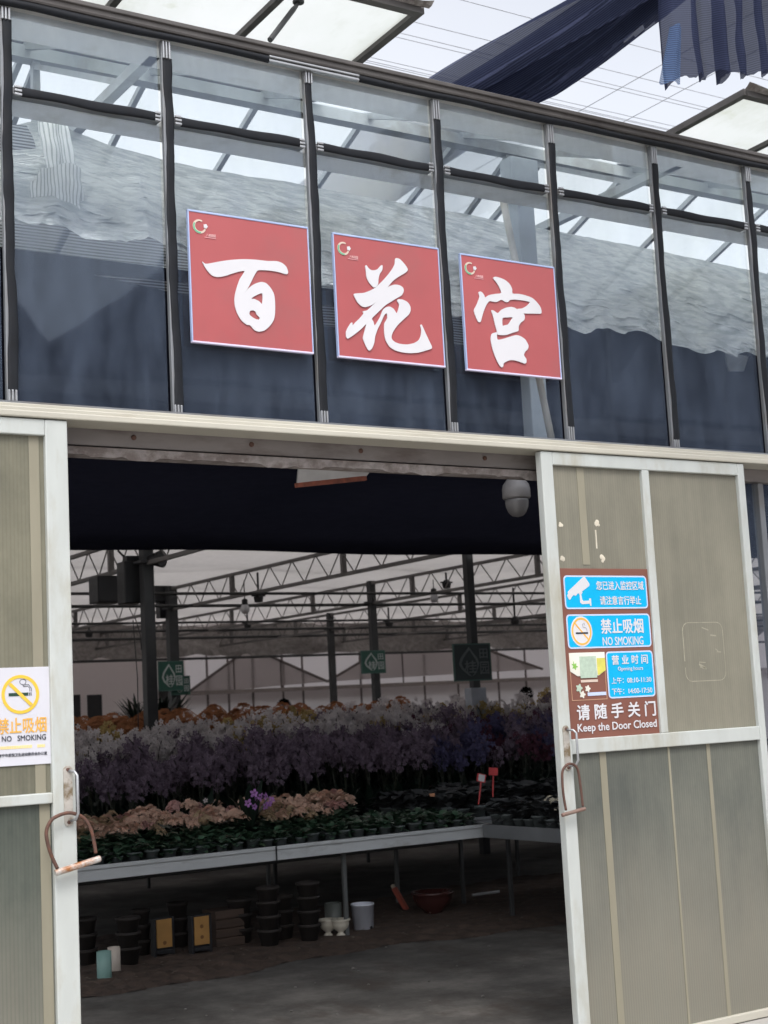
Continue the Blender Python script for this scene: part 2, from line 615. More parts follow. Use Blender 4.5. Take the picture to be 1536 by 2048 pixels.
# ================================================================== greenhouse front
P7 = 0.7
Z0, ZM, ZE = 2.856, 4.133, 4.512
gh = thing('greenhouse', 'large glass greenhouse with black rubber glazing strips and grey eave above the doorway', 'greenhouse', (0, 0, 0), kind='thing')
cols_i = list(range(-3, 11))
for i in cols_i:
    x = i * P7
    rnd = random.Random(100 + i)
    mu = obj('mullion', MB().box(x - .021, -.012, Z0, x + .018, .012, ZE - .03, .003), GREYAL, gh)
    # wavy rubber strip
    zt, zb = ZE - .05 - .055 * (0.5 + rnd.random()), Z0 + .02 + .05 * rnd.random()
    n = 46
    ph = [rnd.random() * 6 for _ in range(4)]
    s = MB()

    def strip(a, b):
        z = zb + (zt - zb) * b
        k = .0035 * sin(z * 5 + ph[0]) + .002 * sin(z * 13 + ph[1]) + .003 * mn.noise(Vector((z * 9, i * 3.1, 0)))
        wd = .0195 + .0018 * sin(z * 8 + ph[3]) + .003 * mn.noise(Vector((z * 12, i * 1.7, 5)))
        ang = -pi * .5 + pi * a
        return (x + .004 + k + wd * sin(ang), -.0125 - .006 * max(0, cos(ang)) ** .5 - .0012 * sin(z * 31 + ph[0]) - .002 * mn.noise(Vector((a * 3, z * 14, i))), z)
    s.grid(strip, 6, n)
    obj('rubber_strip', s, RUBBER, mu, True)
    c = MB()
    for dx in (-.014, .0, .014):
        c.box(x + dx - .004, -.024, zt - .004, x + dx + .004, -.013, ZE - .035, .002)
    obj('end_clip', c, SILVER, mu)
    c = MB()
    for dx in (-.014, .0, .014):
        c.box(x + dx - .004, -.022, Z0 + .002, x + dx + .004, -.013, zb + .004, .002)
    obj('end_clip', c, SILVER, mu)
for i in cols_i[:-1]:
    x0, x1 = i * P7 + .026, (i + 1) * P7 - .030
    obj('glass_pane', MB().box(x0, .012, Z0, x1, .016, ZM - .015), GLASS, gh)
    obj('glass_pane', MB().box(x0, .012, ZM + .015, x1, .016, ZE - .03), GLASS, gh)
    tr = obj('transom', MB().box(x0, -.008, ZM - .016, x1, .045, ZM + .016, .003), GREYAL, gh)
    rnd = random.Random(300 + i)
    p1, p2 = rnd.random() * 6, rnd.random() * 6
    s = MB()

    def hs_(a, b):
        xx = x0 + .032 + (x1 - x0 - .058) * a
        k = .002 * sin(xx * 19 + p1) + .002 * sin(xx * 7 + p2)
        wd = .0205 + .0015 * sin(xx * 13 + p2)
        ang = -pi * .5 + pi * b
        return (xx, -.0095 - .007 * max(0, cos(ang)) ** .5, ZM + k + wd * sin(ang))
    s.grid(hs_, 24, 6)
    obj('rubber_strip', s, RUBBER, tr, True)
    c = MB()
    for dz in (-.016, .0, .016):
        c.box(x0 + .006, -.02, ZM + dz - .005, x0 + .036, -.009, ZM + dz + .005, .002)
    obj('end_clip', c, SILVER, tr)
    c = MB()
    for dz in (-.016, .0, .016):
        c.box(x1 - .030, -.02, ZM + dz - .005, x1 - .004, -.009, ZM + dz + .005, .002)
    obj('end_clip', c, SILVER, tr)
XA, XB = -2.1, 7.0
# deep inner rails and gutter seen through the glass from below
obj('inner_rail', MB().box(XA, .045, ZM - .02, XB, .20, ZM + .012, .004), WHITESTEEL, gh)
g = MB()
g.box(XA, .022, 4.455, XB, .20, 4.47).box(XA, .19, 4.47, XB, .202, 4.56).box(XA, .022, 4.47, XB, .034, 4.54)
obj('gutter', g, WHITESTEEL, gh)
ev = MB().box(XA, -.040, 4.510, XB, .02, 4.556, .010)
ev.box(XA, -.050, 4.541, XB, -.02, 4.562, .004)
eb = obj('eave_beam', ev, EAVE, gh)
s = MB()
for a, b in ((XA, 1.19), (1.66, XB)):
    def es(u, v, a=a, b=b):
        xx = a + (b - a) * u
        ang = -pi * .55 + pi * 1.1 * v
        return (xx, -.028 - .014 * cos(ang), 4.492 + .002 * sin(xx * 9) + .003 * mn.noise(Vector((xx * 5, v, 0))) + (.0165 + .002 * sin(xx * 5.3)) * sin(ang))
    s.grid(es, 80, 6)
obj('rubber_strip', s, RUBBER, eb, True)
obj('bare_trim', MB().box(1.19, -.04, 4.478, 1.66, -.012, 4.49, .003).box(1.19, -.044, 4.496, 1.66, -.012, 4.506, .003), SILVER, eb)
sb = MB().box(-8, -.125, 2.776, 12, .03, 2.802, .005).box(-8, -.10, 2.802, 12, .05, 2.822, .004).box(-8, -.06, 2.822, 12, .05, 2.843, .003)
sbo = obj('sill_beam', sb, CREAM, gh)
obj('dark_gasket', MB().box(-8, -.03, 2.843, 12, .03, 2.857), GREYAL, sbo)
# lintel behind the doors
li = MB().box(-3, .035, 2.71, 8, .10, 2.79, .004)
lo = obj('lintel', li, LINTEL, gh)
fk = MB()


def flake(a, b):
    x = -1 + 5 * a
    k = .010 * sin(x * 9) + .006 * sin(x * 31) + .004 * sin(x * 71)
    return (x, .030 - .004 * b, 2.668 + .010 * b * 3.4 + (k if b < .5 else 0))


fk.grid(flake, 150, 1)
fk.box(-1, .0302, 2.672, 4, .12, 2.70)
obj('flaking_edge', fk, FLAKE, lo)
bl = MB()
for x in (0.52, 1.06, 1.61, 2.30):
    bl.lathe([(.0, 0), (.011, 0), (.011, .006), (.006, .010), (0, .010)], (x, .0352, 2.752), 10, axis=(0, -1, 0))
obj('bolt', bl, RUST, lo)
# hanging gusset plate with a rusty lip
gp = obj('gusset_plate', MB().add([(1.34, .12, 2.70), (1.73, .12, 2.70), (1.735, .20, 2.665), (1.37, .20, 2.615), (1.34, .128, 2.705), (1.73, .128, 2.705), (1.735, .208, 2.67), (1.37, .208, 2.62)],
    [(0, 3, 2, 1), (4, 5, 6, 7), (0, 1, 5, 4), (1, 2, 6, 5), (2, 3, 7, 6), (3, 0, 4, 7)]), simple('grey_plate', (.42, .42, .43), .5, .1), gh)
obj('rusty_lip', MB().bar((1.365, .204, 2.613), (1.735, .204, 2.660), .022, .02), RUSTRED, gp)
# lower wall either side of the doorway (behind the sliding doors)
for (a, b) in ((-4.9, .02), (2.74, 8.3)):
    n = int(round((b - a) / .7))
    for k in range(n):
        x0, x1 = a + (b - a) * k / n, a + (b - a) * (k + 1) / n
        obj('glass_pane', MB().box(x0 + .02, .05, .42, x1 - .02, .054, 2.70), GLASS, gh)
        obj('mullion', MB().box(x1 - .02, .02, .40, x1 + .02, .07, 2.70, .004), GREYAL, gh)
    obj('base_wall', MB().box(a, -.01, 0, b, .11, .40, .006), simple('grey_render', (.30, .29, .27), .9, 0, .15, 4), gh)
for x in (0.03, 2.70):
    obj('door_post', MB().box(x - .035, .015, 0, x + .035, .085, 2.70, .004), ALU, gh)

# ---- roof: spans whose ridges run along the front
SP, RZ, GZ = 3.2, 5.15, 4.50
for k in range(9):
    y0 = k * SP + (.02 if k == 0 else 0)
    for (ya, za, yb, zb) in ((y0 + .03, GZ + .03, k * SP + SP / 2, RZ), (k * SP + SP / 2, RZ, (k + 1) * SP, GZ + .03)):
        xa, xb = -6, 34
        o = obj('roof_slope', MB().add([(xa, ya, za), (xb, ya, za), (xb, yb, zb), (xa, yb, zb)], [(0, 1, 2, 3)]), ROOFG, gh)
        if k < 4:
            bz = MB()
            for q in range(int((xb - xa) / .7)):
                x = xa + .35 + q * .7
                bz.bar((x, ya, za - .022), (x, yb, zb - .022), .03, .035)
            obj('glazing_bar', bz, PALESTEEL, o)
    obj('ridge_beam', MB().box(-6, k * SP + SP / 2 - .04, RZ - .10, 34, k * SP + SP / 2 + .04, RZ - .03), PALESTEEL, gh)
    if k: obj('valley_gutter', MB().box(-6, k * SP - .11, GZ - .07, 34, k * SP + .11, GZ + .02), PALESTEEL, gh)
# webs of the light roof frame close behind the glass
for k in range(1, 4):
    wb = MB()
    y = k * SP
    for q in range(26):
        x = -5.6 + q * 1.4
        wb.bar((x, y, GZ - .4), (x + .7, y, GZ - .05), .022, .022).bar((x + .7, y, GZ - .05), (x + 1.4, y, GZ - .4), .022, .022)
    wb.box(-6, y - .025, GZ - .45, 34, y + .025, GZ - .40)
    obj('roof_truss_web', wb, PALESTEEL, gh)
for k in range(3):
    wb = MB()
    for q in range(12):
        x = -5.5 + q * 3.1
        y = k * SP
        wb.bar((x, y + .1, GZ - .02), (x, y + SP - .1, GZ - .02), .05, .05)
        wb.bar((x, y + SP / 2, RZ - .1), (x, y + SP / 2, GZ), .04, .04)
        wb.bar((x, y + .5, GZ), (x, y + SP / 2, RZ - .12), .03, .03).bar((x, y + SP - .5, GZ), (x, y + SP / 2, RZ - .12), .03, .03)
    obj('rafter_tie', wb, PALESTEEL, gh)

# ---- open roof vents
for (xa, xb) in ((-.55, 2.37), (4.76, 7.6)):
    v = obj('roof_vent', MB().add([(xa, .46, 5.205), (xb, .46, 5.205), (xb, 1.6, 5.17), (xa, 1.6, 5.17)], [(0, 1, 2, 3)]), VENTG, gh)
    fr = MB()
    fr.bar((xa, .46, 5.20), (xb, .46, 5.20), .05, .045).bar((xa, 1.6, 5.165), (xb, 1.6, 5.165), .05, .04)
    for x in (xa, xb):
        fr.bar((x, .44, 5.20), (x, 1.6, 5.165), .045, .04)
    n = 4
    for q in range(1, n):
        x = xa + (xb - xa) * q / n
        fr.bar((x, .46, 5.192), (x, 1.6, 5.157), .038, .03)
    obj('vent_frame', fr, EAVE, v)
    lip = MB()

    def lp(a, b, xa=xa, xb=xb):
        x = xa - .02 + (xb - xa + .07) * a
        return (x, .435 - .05 * b - .006 * sin(x * 21) * b, 5.212 + .012 * sin(x * 17 + b * 3) * b + .02 * b)
    lip.grid(lp, 90, 2)
    obj('peeling_lip', lip, FLAKE, v)
rod = MB()
pa, pb = onZ(597, 6, 5.18), onZ(540, 80, 4.86)
rod.tube([pa, pa + (pb - pa) * .25 + Vector((.01, 0, .015)), pb], [.008, .014, .014], 8)
rod.lathe([(.0, 0), (.03, 0), (.03, .012), (0, .012)], pa + Vector((0, 0, .0)), 10)
obj('vent_arm', rod, STEEL, gh)

# ================================================================== sliding doors
YD0, YD1 = -.115, -.07          # door thickness
KD = (YD0 - CAM.y) / (0 - CAM.y)
qx = lambda x: CAM.x + (x - CAM.x) * KD
qz = lambda z: CAM.z + (z - CAM.z) * KD


def door(name, label, x0, x1, stile_l, stile_r, midz0, midz1, uppers, pc_up, pc_low, centre=None):
    x0, x1, midz0, midz1 = qx(x0), qx(x1), qz(midz0), qz(midz1)
    t = thing(name, label, 'door', ((x0 + x1) / 2, YD1, 0), kind='thing')
    zt = qz(2.797)
    ztr = qz(2.733)
    if stile_l:
        obj('stile', MB().box(x0, YD0, .004, x0 + stile_l, YD1, zt, .005), ALU, t)
    if stile_r:
        obj('stile', MB().box(x1 - stile_r, YD0, .004, x1, YD1, zt, .005), ALU, t)
    a, b = x0 + stile_l, x1 - stile_r
    obj('top_rail', MB().box(a, YD0 + .001, ztr, b, YD1, zt, .004), ALU, t)
    obj('mid_rail', MB().box(a, YD0 + .001, midz0, b, YD1, midz1, .004), ALU, t)
    obj('bottom_rail', MB().box(a, YD0 + .001, .004, b, YD1, .042, .004), CREAM, t)
    if centre:
        obj('centre_bar', MB().box(qx(centre[0]), YD0 + .002, midz1, qx(centre[1]), YD1, ztr, .004), ALU, t)
    obj('upper_panel', MB().box(a, -.093, midz1, b, -.087, ztr), pc_up, t)
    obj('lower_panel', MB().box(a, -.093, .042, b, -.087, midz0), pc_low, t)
    return t


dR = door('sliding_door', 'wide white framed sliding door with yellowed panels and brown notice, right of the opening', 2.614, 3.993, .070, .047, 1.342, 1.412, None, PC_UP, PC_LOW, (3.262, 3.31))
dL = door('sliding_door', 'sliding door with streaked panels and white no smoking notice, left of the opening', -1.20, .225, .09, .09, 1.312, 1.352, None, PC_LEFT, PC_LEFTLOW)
ux = onY(1160, 945, -.094).x
bt = MB().box(ux - .022, -.0955, 2.235, ux + .022, -.0932, qz(2.73))
obj('batten', bt, BATTEN, dR)
for (u, v, w_) in ((1206, 1525, .040), (1338, 1515, .013), (1417, 1510, .024)):
    x = onY(u, v, -.094).x
    obj('batten', MB().box(x - w_ / 2, -.0955, .042, x + w_ / 2, -.0932, qz(1.342)), BATTEN, dR)
obj('batten', MB().box(.032, -.0955, qz(1.352), .072, -.0932, qz(2.733)), BATTEN, dL)
obj('batten', MB().box(.045, -.0955, .042, .085, -.0932, qz(1.312)), BATTEN, dL)
rs = MB()
for (u, v, r) in ((1122, 1048, .014), (1195, 1048, .018), (1125, 1116, .016), (1205, 1118, .018)):
    q = onY(u, v, -.0934)
    for k in range(5):
        rs.lathe([(0, 0), (r * random.uniform(.4, .8), 0), (r * .3, .001), (0, .0012)], q + Vector((random.uniform(-1, 1) * r * .6, 0, random.uniform(-1, 1) * r * .6)), 9, axis=(0, -1, 0))
qa, qb = onY(1191, 1060, -.0934), onY(1192, 1097, -.0934)
rs.box(qa.x - .004, -.0942, qb.z, qa.x + .004, -.0933, qa.z)
obj('glue_residue', rs, RESIDUE, dR)
# ghost outline of a sticker that was peeled off
gs = MB()
gx0, gx1, gz0, gz1 = onY(1368, 1300, -.0934).x, onY(1448, 1300, -.0934).x, onY(1400, 1362, -.0934).z, onY(1400, 1245, -.0934).z
pts = []
for cx_, cz_, a0 in ((gx1 - .04, gz1 - .04, 0), (gx0 + .04, gz1 - .04, 90), (gx0 + .04, gz0 + .04, 180), (gx1 - .04, gz0 + .04, 270)):
    for q in range(5):
        a = radians(a0 + q * 22.5)
        pts.append((cx_ + .04 * cos(a), cz_ + .04 * sin(a)))
for q in range(len(pts)):
    if True:
        (a, b), (c, d) = pts[q], pts[(q + 1) % len(pts)]
        L_ = math.hypot(c - a, d - b)
        m_ = max(1, int(L_ / .03))
        for j in range(m_):
            if random.random() < .93:
                t0, t1 = j / m_, (j + 1) / m_
                gs.bar((a + (c - a) * t0, -.0934, b + (d - b) * t0), (a + (c - a) * t1, -.0934, b + (d - b) * t1), random.uniform(.002, .005), .0008, up=(0, 1, 0))
for q in range(7):
    x, z = random.uniform(gx0 + .03, gx1 - .05), random.uniform(gz0 + .03, gz1 - .02)
    gs.bar((x, -.0934, z), (x + random.uniform(.01, .05), -.0934, z - random.uniform(0, .02)), random.uniform(.004, .010), .0008, up=(0, 1, 0))
obj('sticker_residue', gs, simple('faint_glue', (.345, .325, .25), .6), dR)


def handle(t, x, z0, z1, xb, grime=(0.20, 0.15, 0.09)):
    """worn back plate with a bowed wire pull standing off it"""
    pl = MB()
    r = .017
    prof = []
    for k in range(9):
        a = pi * k / 8
        prof.append((x + r * cos(a), z1 + r * sin(a)))
    for k in range(9):
        a = pi + pi * k / 8
        prof.append((x + r * cos(a), z0 + r * sin(a)))
    n = len(prof)
    pl.add([(a, YD0 - .0055, b) for a, b in prof] + [(a, YD0 + .001, b) for a, b in prof], [tuple(range(n - 1, -1, -1))[::-1]] + [(k, (k + 1) % n, n + (k + 1) % n, n + k) for k in range(n)])
    h = obj('handle', pl, simple('worn_zinc_plate', (.46, .43, .39), .4, .2, .15, 20, dirt=grime, dirt_scale=18, dirt_amt=(.48, .62)), t)
    bw = MB()
    bw.tube([(x + .004, YD0 - .004, z1 - .002), (xb - .006, YD0 - .03, z1 - .006), (xb, YD0 - .042, z1 - .02), (xb, YD0 - .043, z0 + .03), (xb - .004, YD0 - .03, z0 + .008), (x + .006, YD0 - .004, z0 + .002)], .0055, 10)
    obj('pull_bow', bw, SILVER, h, True)
    sc = MB()
    for z in (z0 - .002, z1 + .002):
        sc.lathe([(0, 0), (.0075, 0), (.006, .004), (0, .005)], (x, YD0 - .005, z), 10, axis=(0, -1, 0))
    obj('screw', sc, RUST, h)


handle(dL, qx(.192), qz(1.238), qz(1.432), qx(.215))
handle(dR, qx(2.650), qz(1.285), qz(1.462), qx(2.680))


def lock(name, label, pts, y, bar, rod_r, bar_r, m_sh, m_bar, loc, extra=None):
    t = thing(name, label, 'lock', loc)
    P = [onY(u, v, yy) for (u, v), yy in zip(pts, y)]
    sh = MB()
    cur = []
    for i in range(len(P) - 1):
        p0, p1, p2, p3 = P[max(0, i - 1)], P[i], P[i + 1], P[min(len(P) - 1, i + 2)]
        for s_ in range(5):
            q = s_ / 5
            cur.append(0.5 * ((2 * p1) + (p2 - p0) * q + (2 * p0 - 5 * p1 + 4 * p2 - p3) * q * q + (3 * p1 - p0 - 3 * p2 + p3) * q ** 3))
    cur.append(P[-1])
    sh.tube(cur, rod_r, 10)
    obj('shackle', sh, m_sh, t, True)
    a, b = onY(*bar[0], bar[2]), onY(*bar[1], bar[2])
    cb = MB()
    d = (b - a).normalized()
    L_ = (b - a).length
    cb.lathe([(bar_r * .86, 0), (bar_r, .004), (bar_r, L_ * .5), (bar_r, L_ - .004), (bar_r * .86, L_)], a, 16, axis=d)
    obj('crossbar', cb, m_bar, t, False)
    return t


WORNBAR = simple('chipped_white_bar', (.52, .52, .50), .4, .2, .08, 20, dirt=(.30, .12, .04), dirt_scale=9, dirt_amt=(.46, .60))
z_ = lambda a, b: (a / 4.097, 1300 + b / 4.097)
lock('bicycle_lock', 'large open brown shackle lock with chipped white crossbar hanging on the left door handle', [z_(470, 1790), z_(420, 1680), z_(388, 1570), z_(382, 1480), z_(425, 1390), z_(520, 1342), z_(600, 1338), z_(690, 1380), z_(745, 1470), z_(772, 1580), z_(785, 1665)],
     [-.150, -.150, -.150, -.150, -.150, -.148, -.148, -.150, -.150, -.150, -.150], (z_(452, 1828), z_(822, 1708), -.150), .0068, .0125, RUST, WORNBAR, (.2, -.15, 1.12))
y_ = lambda a, b: (1050 + a / 5.12, 1400 + b / 5.12)
lock('bicycle_lock', 'narrow rusty brown shackle lock hanging closed on the right door handle', [y_(420, 1130), y_(395, 980), y_(383, 840), y_(385, 730), y_(425, 668), y_(480, 655), y_(535, 700), y_(560, 820), y_(578, 960), y_(592, 1090)],
     [-.150] * 10, (y_(380, 1180), y_(615, 1112), -.150), .0062, .009, simple('orange_brown_rust', (.10, .05, .037), .7, .1, .3, 40, bmp=.4), simple('worn_brown_bar', (.20, .12, .095), .55, .1, .2, 30, dirt=(.2, .18, .15)), (2.66, -.15, 1.17))

# ================================================================== three red name boards
RED = simple('faded_red_board', (0.385, 0.088, 0.092), 0.4, 0, 0.05, 3, dirt=(0.32, 0.10, 0.10), dirt_scale=2)
WHITE = simple('white_vinyl', (0.62, 0.615, 0.64), 0.45, 0, 0.03, 4)
BLUEFR = simple('blue_grey_trim', (0.36, 0.44, 0.66), 0.4, 0, 0.08, 8)
LAVFR = simple('lavender_trim', (0.62, 0.58, 0.76), 0.4, 0, 0.05, 8)
GREENV = simple('green_print', (0.10, 0.42, 0.24), 0.5, 0, 0.05)
PALEV = simple('pale_print', (0.62, 0.50, 0.42), 0.5, 0, 0.05)
PINKV = simple('pink_print', (0.78, 0.50, 0.50), 0.5, 0, 0.05)
bai = [[(59,353),(73,345),(102,352),(146,365),(194,377),(255,388),(317,393),(371,394),(416,399),(443,394),(464,379),(472,357),(467,347),(454,346),(422,351),(378,352),(328,348),(315,338),(300,314),(279,275),(257,240),(271,258),(299,281),(335,296),(361,293),(383,273),(397,248),(400,211),(398,166),(390,133),(370,105),(343,82),(316,74),(294,79),(279,94),(271,99),(258,99),(234,115),(216,142),(206,171),(204,202),(209,231),(220,264),(234,298),(258,334),(235,331),(200,318),(165,303),(130,294),(104,297),(84,313),(69,333)],[(285,217),(310,234),(339,245),(337,199),(322,209),(302,216)],[(273,152),(278,162),(291,165),(303,161),(308,149),(322,136),(318,127),(303,128),(286,135),(274,144)]]
hua = [[(163,435),(170,440),(179,429),(192,421),(210,421),(229,429),(243,443),(251,450),(257,448),(254,428),(239,407),(231,382),(228,360),(219,347),(205,340),(192,348),(177,364),(167,386),(166,410)],[(329,490),(341,494),(357,489),(381,468),(394,449),(391,439),(376,427),(338,404),(304,378),(276,345),(288,355),(317,366),(344,366),(362,357),(365,341),(353,320),(322,301),(293,283),(264,265),(235,240),(207,215),(184,193),(191,180),(197,161),(209,176),(229,205),(240,228),(249,243),(266,255),(285,259),(305,250),(320,231),(330,250),(336,274),(326,291),(331,298),(354,300),(382,291),(397,272),(397,252),(385,231),(353,204),(323,177),(298,147),(285,122),(287,106),(304,94),(331,89),(369,90),(406,100),(433,116),(446,137),(451,166),(447,187),(455,191),(467,167),(488,125),(504,94),(502,82),(475,72),(432,58),(389,51),(343,50),(302,56),(271,71),(252,99),(247,130),(248,166),(252,180),(267,203),(266,225),(252,216),(232,180),(212,147),(196,110),(190,82),(177,55),(163,43),(152,49),(138,77),(131,98),(138,120),(146,144),(152,164),(131,145),(103,122),(75,102),(52,88),(43,95),(44,119),(55,139),(72,162),(79,163),(80,151),(96,167),(120,188),(141,212),(137,220),(144,224),(163,230),(191,255),(210,271),(187,256),(154,243),(132,245),(111,262),(96,288),(96,298),(117,303),(149,309),(182,323),(214,342),(253,377),(287,412),(312,443),(324,465)]]
gong = [[(186,466),(197,473),(218,473),(255,465),(282,449),(297,425),(298,402),(336,404),(378,401),(416,393),(444,375),(466,350),(470,326),(461,318),(415,314),(359,309),(338,317),(320,327),(349,333),(379,348),(401,368),(386,372),(348,374),(305,372),(280,367),(265,355),(247,356),(228,363),(199,349),(176,348),(155,348),(137,330),(121,302),(110,278),(99,250),(94,240),(82,239),(72,255),(62,281),(61,296),(77,320),(90,345),(98,365),(93,383),(103,390),(116,386),(127,373),(131,364),(155,378),(193,388),(228,395),(227,410),(215,433),(198,453)],[(163,303),(177,304),(200,294),(224,313),(254,327),(282,333),(306,331),(329,320),(359,307),(363,288),(356,274),(336,260),(322,241),(318,218),(287,207),(253,194),(224,188),(191,188),(188,205),(179,239),(172,273)],[(227,272),(255,278),(288,282),(274,262),(259,245),(237,238),(224,236)],[(156,187),(169,194),(187,198),(186,184),(189,163),(223,170),(261,183),(300,195),(328,193),(356,179),(373,153),(369,133),(351,118),(342,100),(355,82),(353,64),(341,59),(313,65),(280,70),(252,67),(218,51),(212,35),(205,29),(193,34),(177,59),(161,96),(151,133),(148,163)]]

YB = -.040


def red_board(x0, z0, w_, h_, glyph, which):
    x1, z1 = x0 + w_, z0 + h_
    t = thing('name_board', which, 'sign', (x0 + w_ / 2, -.02, z0), 'red name boards above the doorway')
    obj('board', MB().box(x0 + .006, YB, z0 + .006, x1 - .006, -.026, z1 - .006), RED, t)
    obj('trim', MB().box(x0, YB - .003, z0 + .004, x0 + .006, -.026, z1, .002).box(x1 - .006, YB - .003, z0 + .004, x1, -.026, z1, .002).box(x0, YB - .003, z1 - .007, x1, -.026, z1 + .002, .002), BLUEFR, t)
    obj('bottom_trim', MB().box(x0, YB - .004, z0 - .001, x1, -.026, z0 + .0075, .002), LAVFR, t)
    outer, groups = glyph
    for k, g in enumerate(groups):
        flat_shape('character', [[(a, b) for a, b in outer[i]] for i in g], YB - .0030 - .0006 * k, WHITE, t, x0, z0, .001, .002, 3)
    # crescent emblem with a little blossom and caption
    ex, ez, R_ = x0 + .053, z1 - .068, .031
    cres = []
    for k in range(25):
        a = radians(62 + 278 * k / 24)
        cres.append((ex + R_ * cos(a), ez + R_ * sin(a)))
    for k in range(25):
        a = radians(340 - 278 * k / 24)
        cres.append((ex + .002 + R_ * .72 * cos(a), ez + .0015 + R_ * .72 * sin(a)))
    e = flat_shape('emblem', [cres], YB - .0016, PALEV, t, th=.0008)
    inner = []
    for k in range(21):
        a = radians(150 + 130 * k / 20)
        inner.append((ex + R_ * .95 * cos(a), ez + R_ * .95 * sin(a)))
    for k in range(21):
        a = radians(280 - 130 * k / 20)
        inner.append((ex + .001 + R_ * .79 * cos(a), ez + .001 + R_ * .79 * sin(a)))
    flat_shape('green_arc', [inner], YB - .0026, GREENV, e, th=.0005)
    fl_ = []
    for k in range(40):
        a = 2 * pi * k / 40
        r = .0095 * (1 + .14 * cos(5 * a))
        fl_.append((ex + .028 + r * cos(a), ez + .004 + r * sin(a)))
    flat_shape('blossom', [fl_], YB - .0030, WHITE, e, th=.0005)
    text('caption', '八桂田园', ex + .030, ez - .040, ex + .074, ez - .027, YB - .0024, PINKV, e, .01)
    ln = MB().box(ex + .022, YB - .0022, ez - .0455, ex + .076, YB - .0005, ez - .0425)
    obj('underline', ln, simple('rose_print', (.70, .33, .35), .5), e)
    return t


red_board(.762, 3.157, .585, .575, (bai, [[0, 1, 2]]), 'red board with the white character 百, first of three above the doorway')
red_board(1.472, 3.154, .578, .572, (hua, [[0], [1]]), 'red board with the white character 花, between the other two boards')
red_board(2.172, 3.152, .572, .566, (gong, [[0], [1, 2], [3]]), 'red board with the white character 宫, last of three, nearest the dome camera')

# ================================================================== no smoking notice on the left door
YELL = simple('yellow_print', (0.72, 0.48, 0.05), 0.5, 0, 0.04)
ORAN = simple('orange_print', (0.75, 0.40, 0.07), 0.5, 0, 0.05)
PYEL = simple('pale_yellow_print', (0.78, 0.62, 0.28), 0.5, 0, 0.1)
INK = simple('dark_print', (0.03, 0.035, 0.05), 0.5, 0, 0.05)
GREENBLK = simple('green_black_print', (0.015, 0.05, 0.03), 0.5)
PAPER = simple('white_acrylic', (0.60, 0.60, 0.65), 0.3, 0, 0.02)


def ring(cx, cz, r1, r2, y, m, par, name='ring', sx=1.0, n=64):
    o_ = [(cx + sx * r1 * cos(2 * pi * k / n), cz + r1 * sin(2 * pi * k / n)) for k in range(n)]
    i_ = [(cx + sx * r2 * cos(2 * pi * k / n), cz + r2 * sin(2 * pi * k / n)) for k in range(n)]
    return flat_shape(name, [o_, i_], y, m, par, th=.0006)


nx, nz0 = -.112, 1.464
NS = thing('no_smoking_notice', 'white no smoking notice with yellow ring, on the left sliding door', 'sign', (.0, -.095, nz0))
YN = -.099
obj('plate', MB().box(nx - .026, YN, nz0, nx + .215, -.0935, nz0 + .361, .001), PAPER, NS)
cx, cz = nx + .092, nz0 + .261
icon = ring(cx, cz, .072, .060, YN - .001, YELL, NS, 'prohibition_ring')
flat_shape('cigarette', [[(cx - .045, cz - .006), (cx + .030, cz - .006), (cx + .030, cz + .006), (cx - .045, cz + .006)]], YN - .0006, GREENBLK, icon, th=.0004)
for dx in (.033, .039):
    flat_shape('ash_line', [[(cx + dx, cz - .006), (cx + dx + .003, cz - .006), (cx + dx + .003, cz + .006), (cx + dx, cz + .006)]], YN - .0006, INK, icon, th=.0004)
sm_ = MB()
for off in (0, .006):
    pth = [(cx + .036 + off, cz + .010), (cx + .036 + off, cz + .022), (cx + .028 + off * .5, cz + .030 + off), (cx + .012, cz + .028 + off), (cx + .010 - off, cz + .036 + off * .3)]
    sm_.tube([(a, YN - .0006, b) for a, b in pth], .0011, 5)
sm_.tube([(cx + .010 + .012 * cos(a), YN - .0006, cz + .046 + .010 * sin(a)) for a in [radians(d) for d in range(-60, 290, 20)]], .0011, 5)
obj('smoke_line', sm_, INK, icon)
q_ = .0575 * cos(pi / 4)
flat_shape('slash', [[(cx - q_ - .0045, cz + q_ - .0045), (cx + q_ - .0045, cz - q_ - .0045), (cx + q_ + .0045, cz - q_ + .0045), (cx - q_ + .0045, cz + q_ + .0045)]], YN - .0016, YELL, icon, th=.0005)
text('lettering', '禁止吸烟', nx, nz0 + .118, nx + .189, nz0 + .175, YN - .001, ORAN, NS, .022)
text('lettering', 'NO   SMOKING', nx + .018, nz0 + .090, nx + .186, nz0 + .110, YN - .001, INK, NS, .018)
yl = MB()
xx = nx + .006
while xx < nx + .180:
    w_ = random.uniform(.004, .009)
    if not (nx + .133 < xx < nx + .148):
        yl.box(xx, YN - .001, nz0 + .062, xx + w_, YN, nz0 + .073)
    xx += w_ + .0012
obj('small_print', yl, PYEL, NS)
text('lettering', '南宁市爱国卫生运动委员会办公室', nx - .0 + .004, nz0 + .034, nx + .189, nz0 + .046, YN - .001, INK, NS, .02)

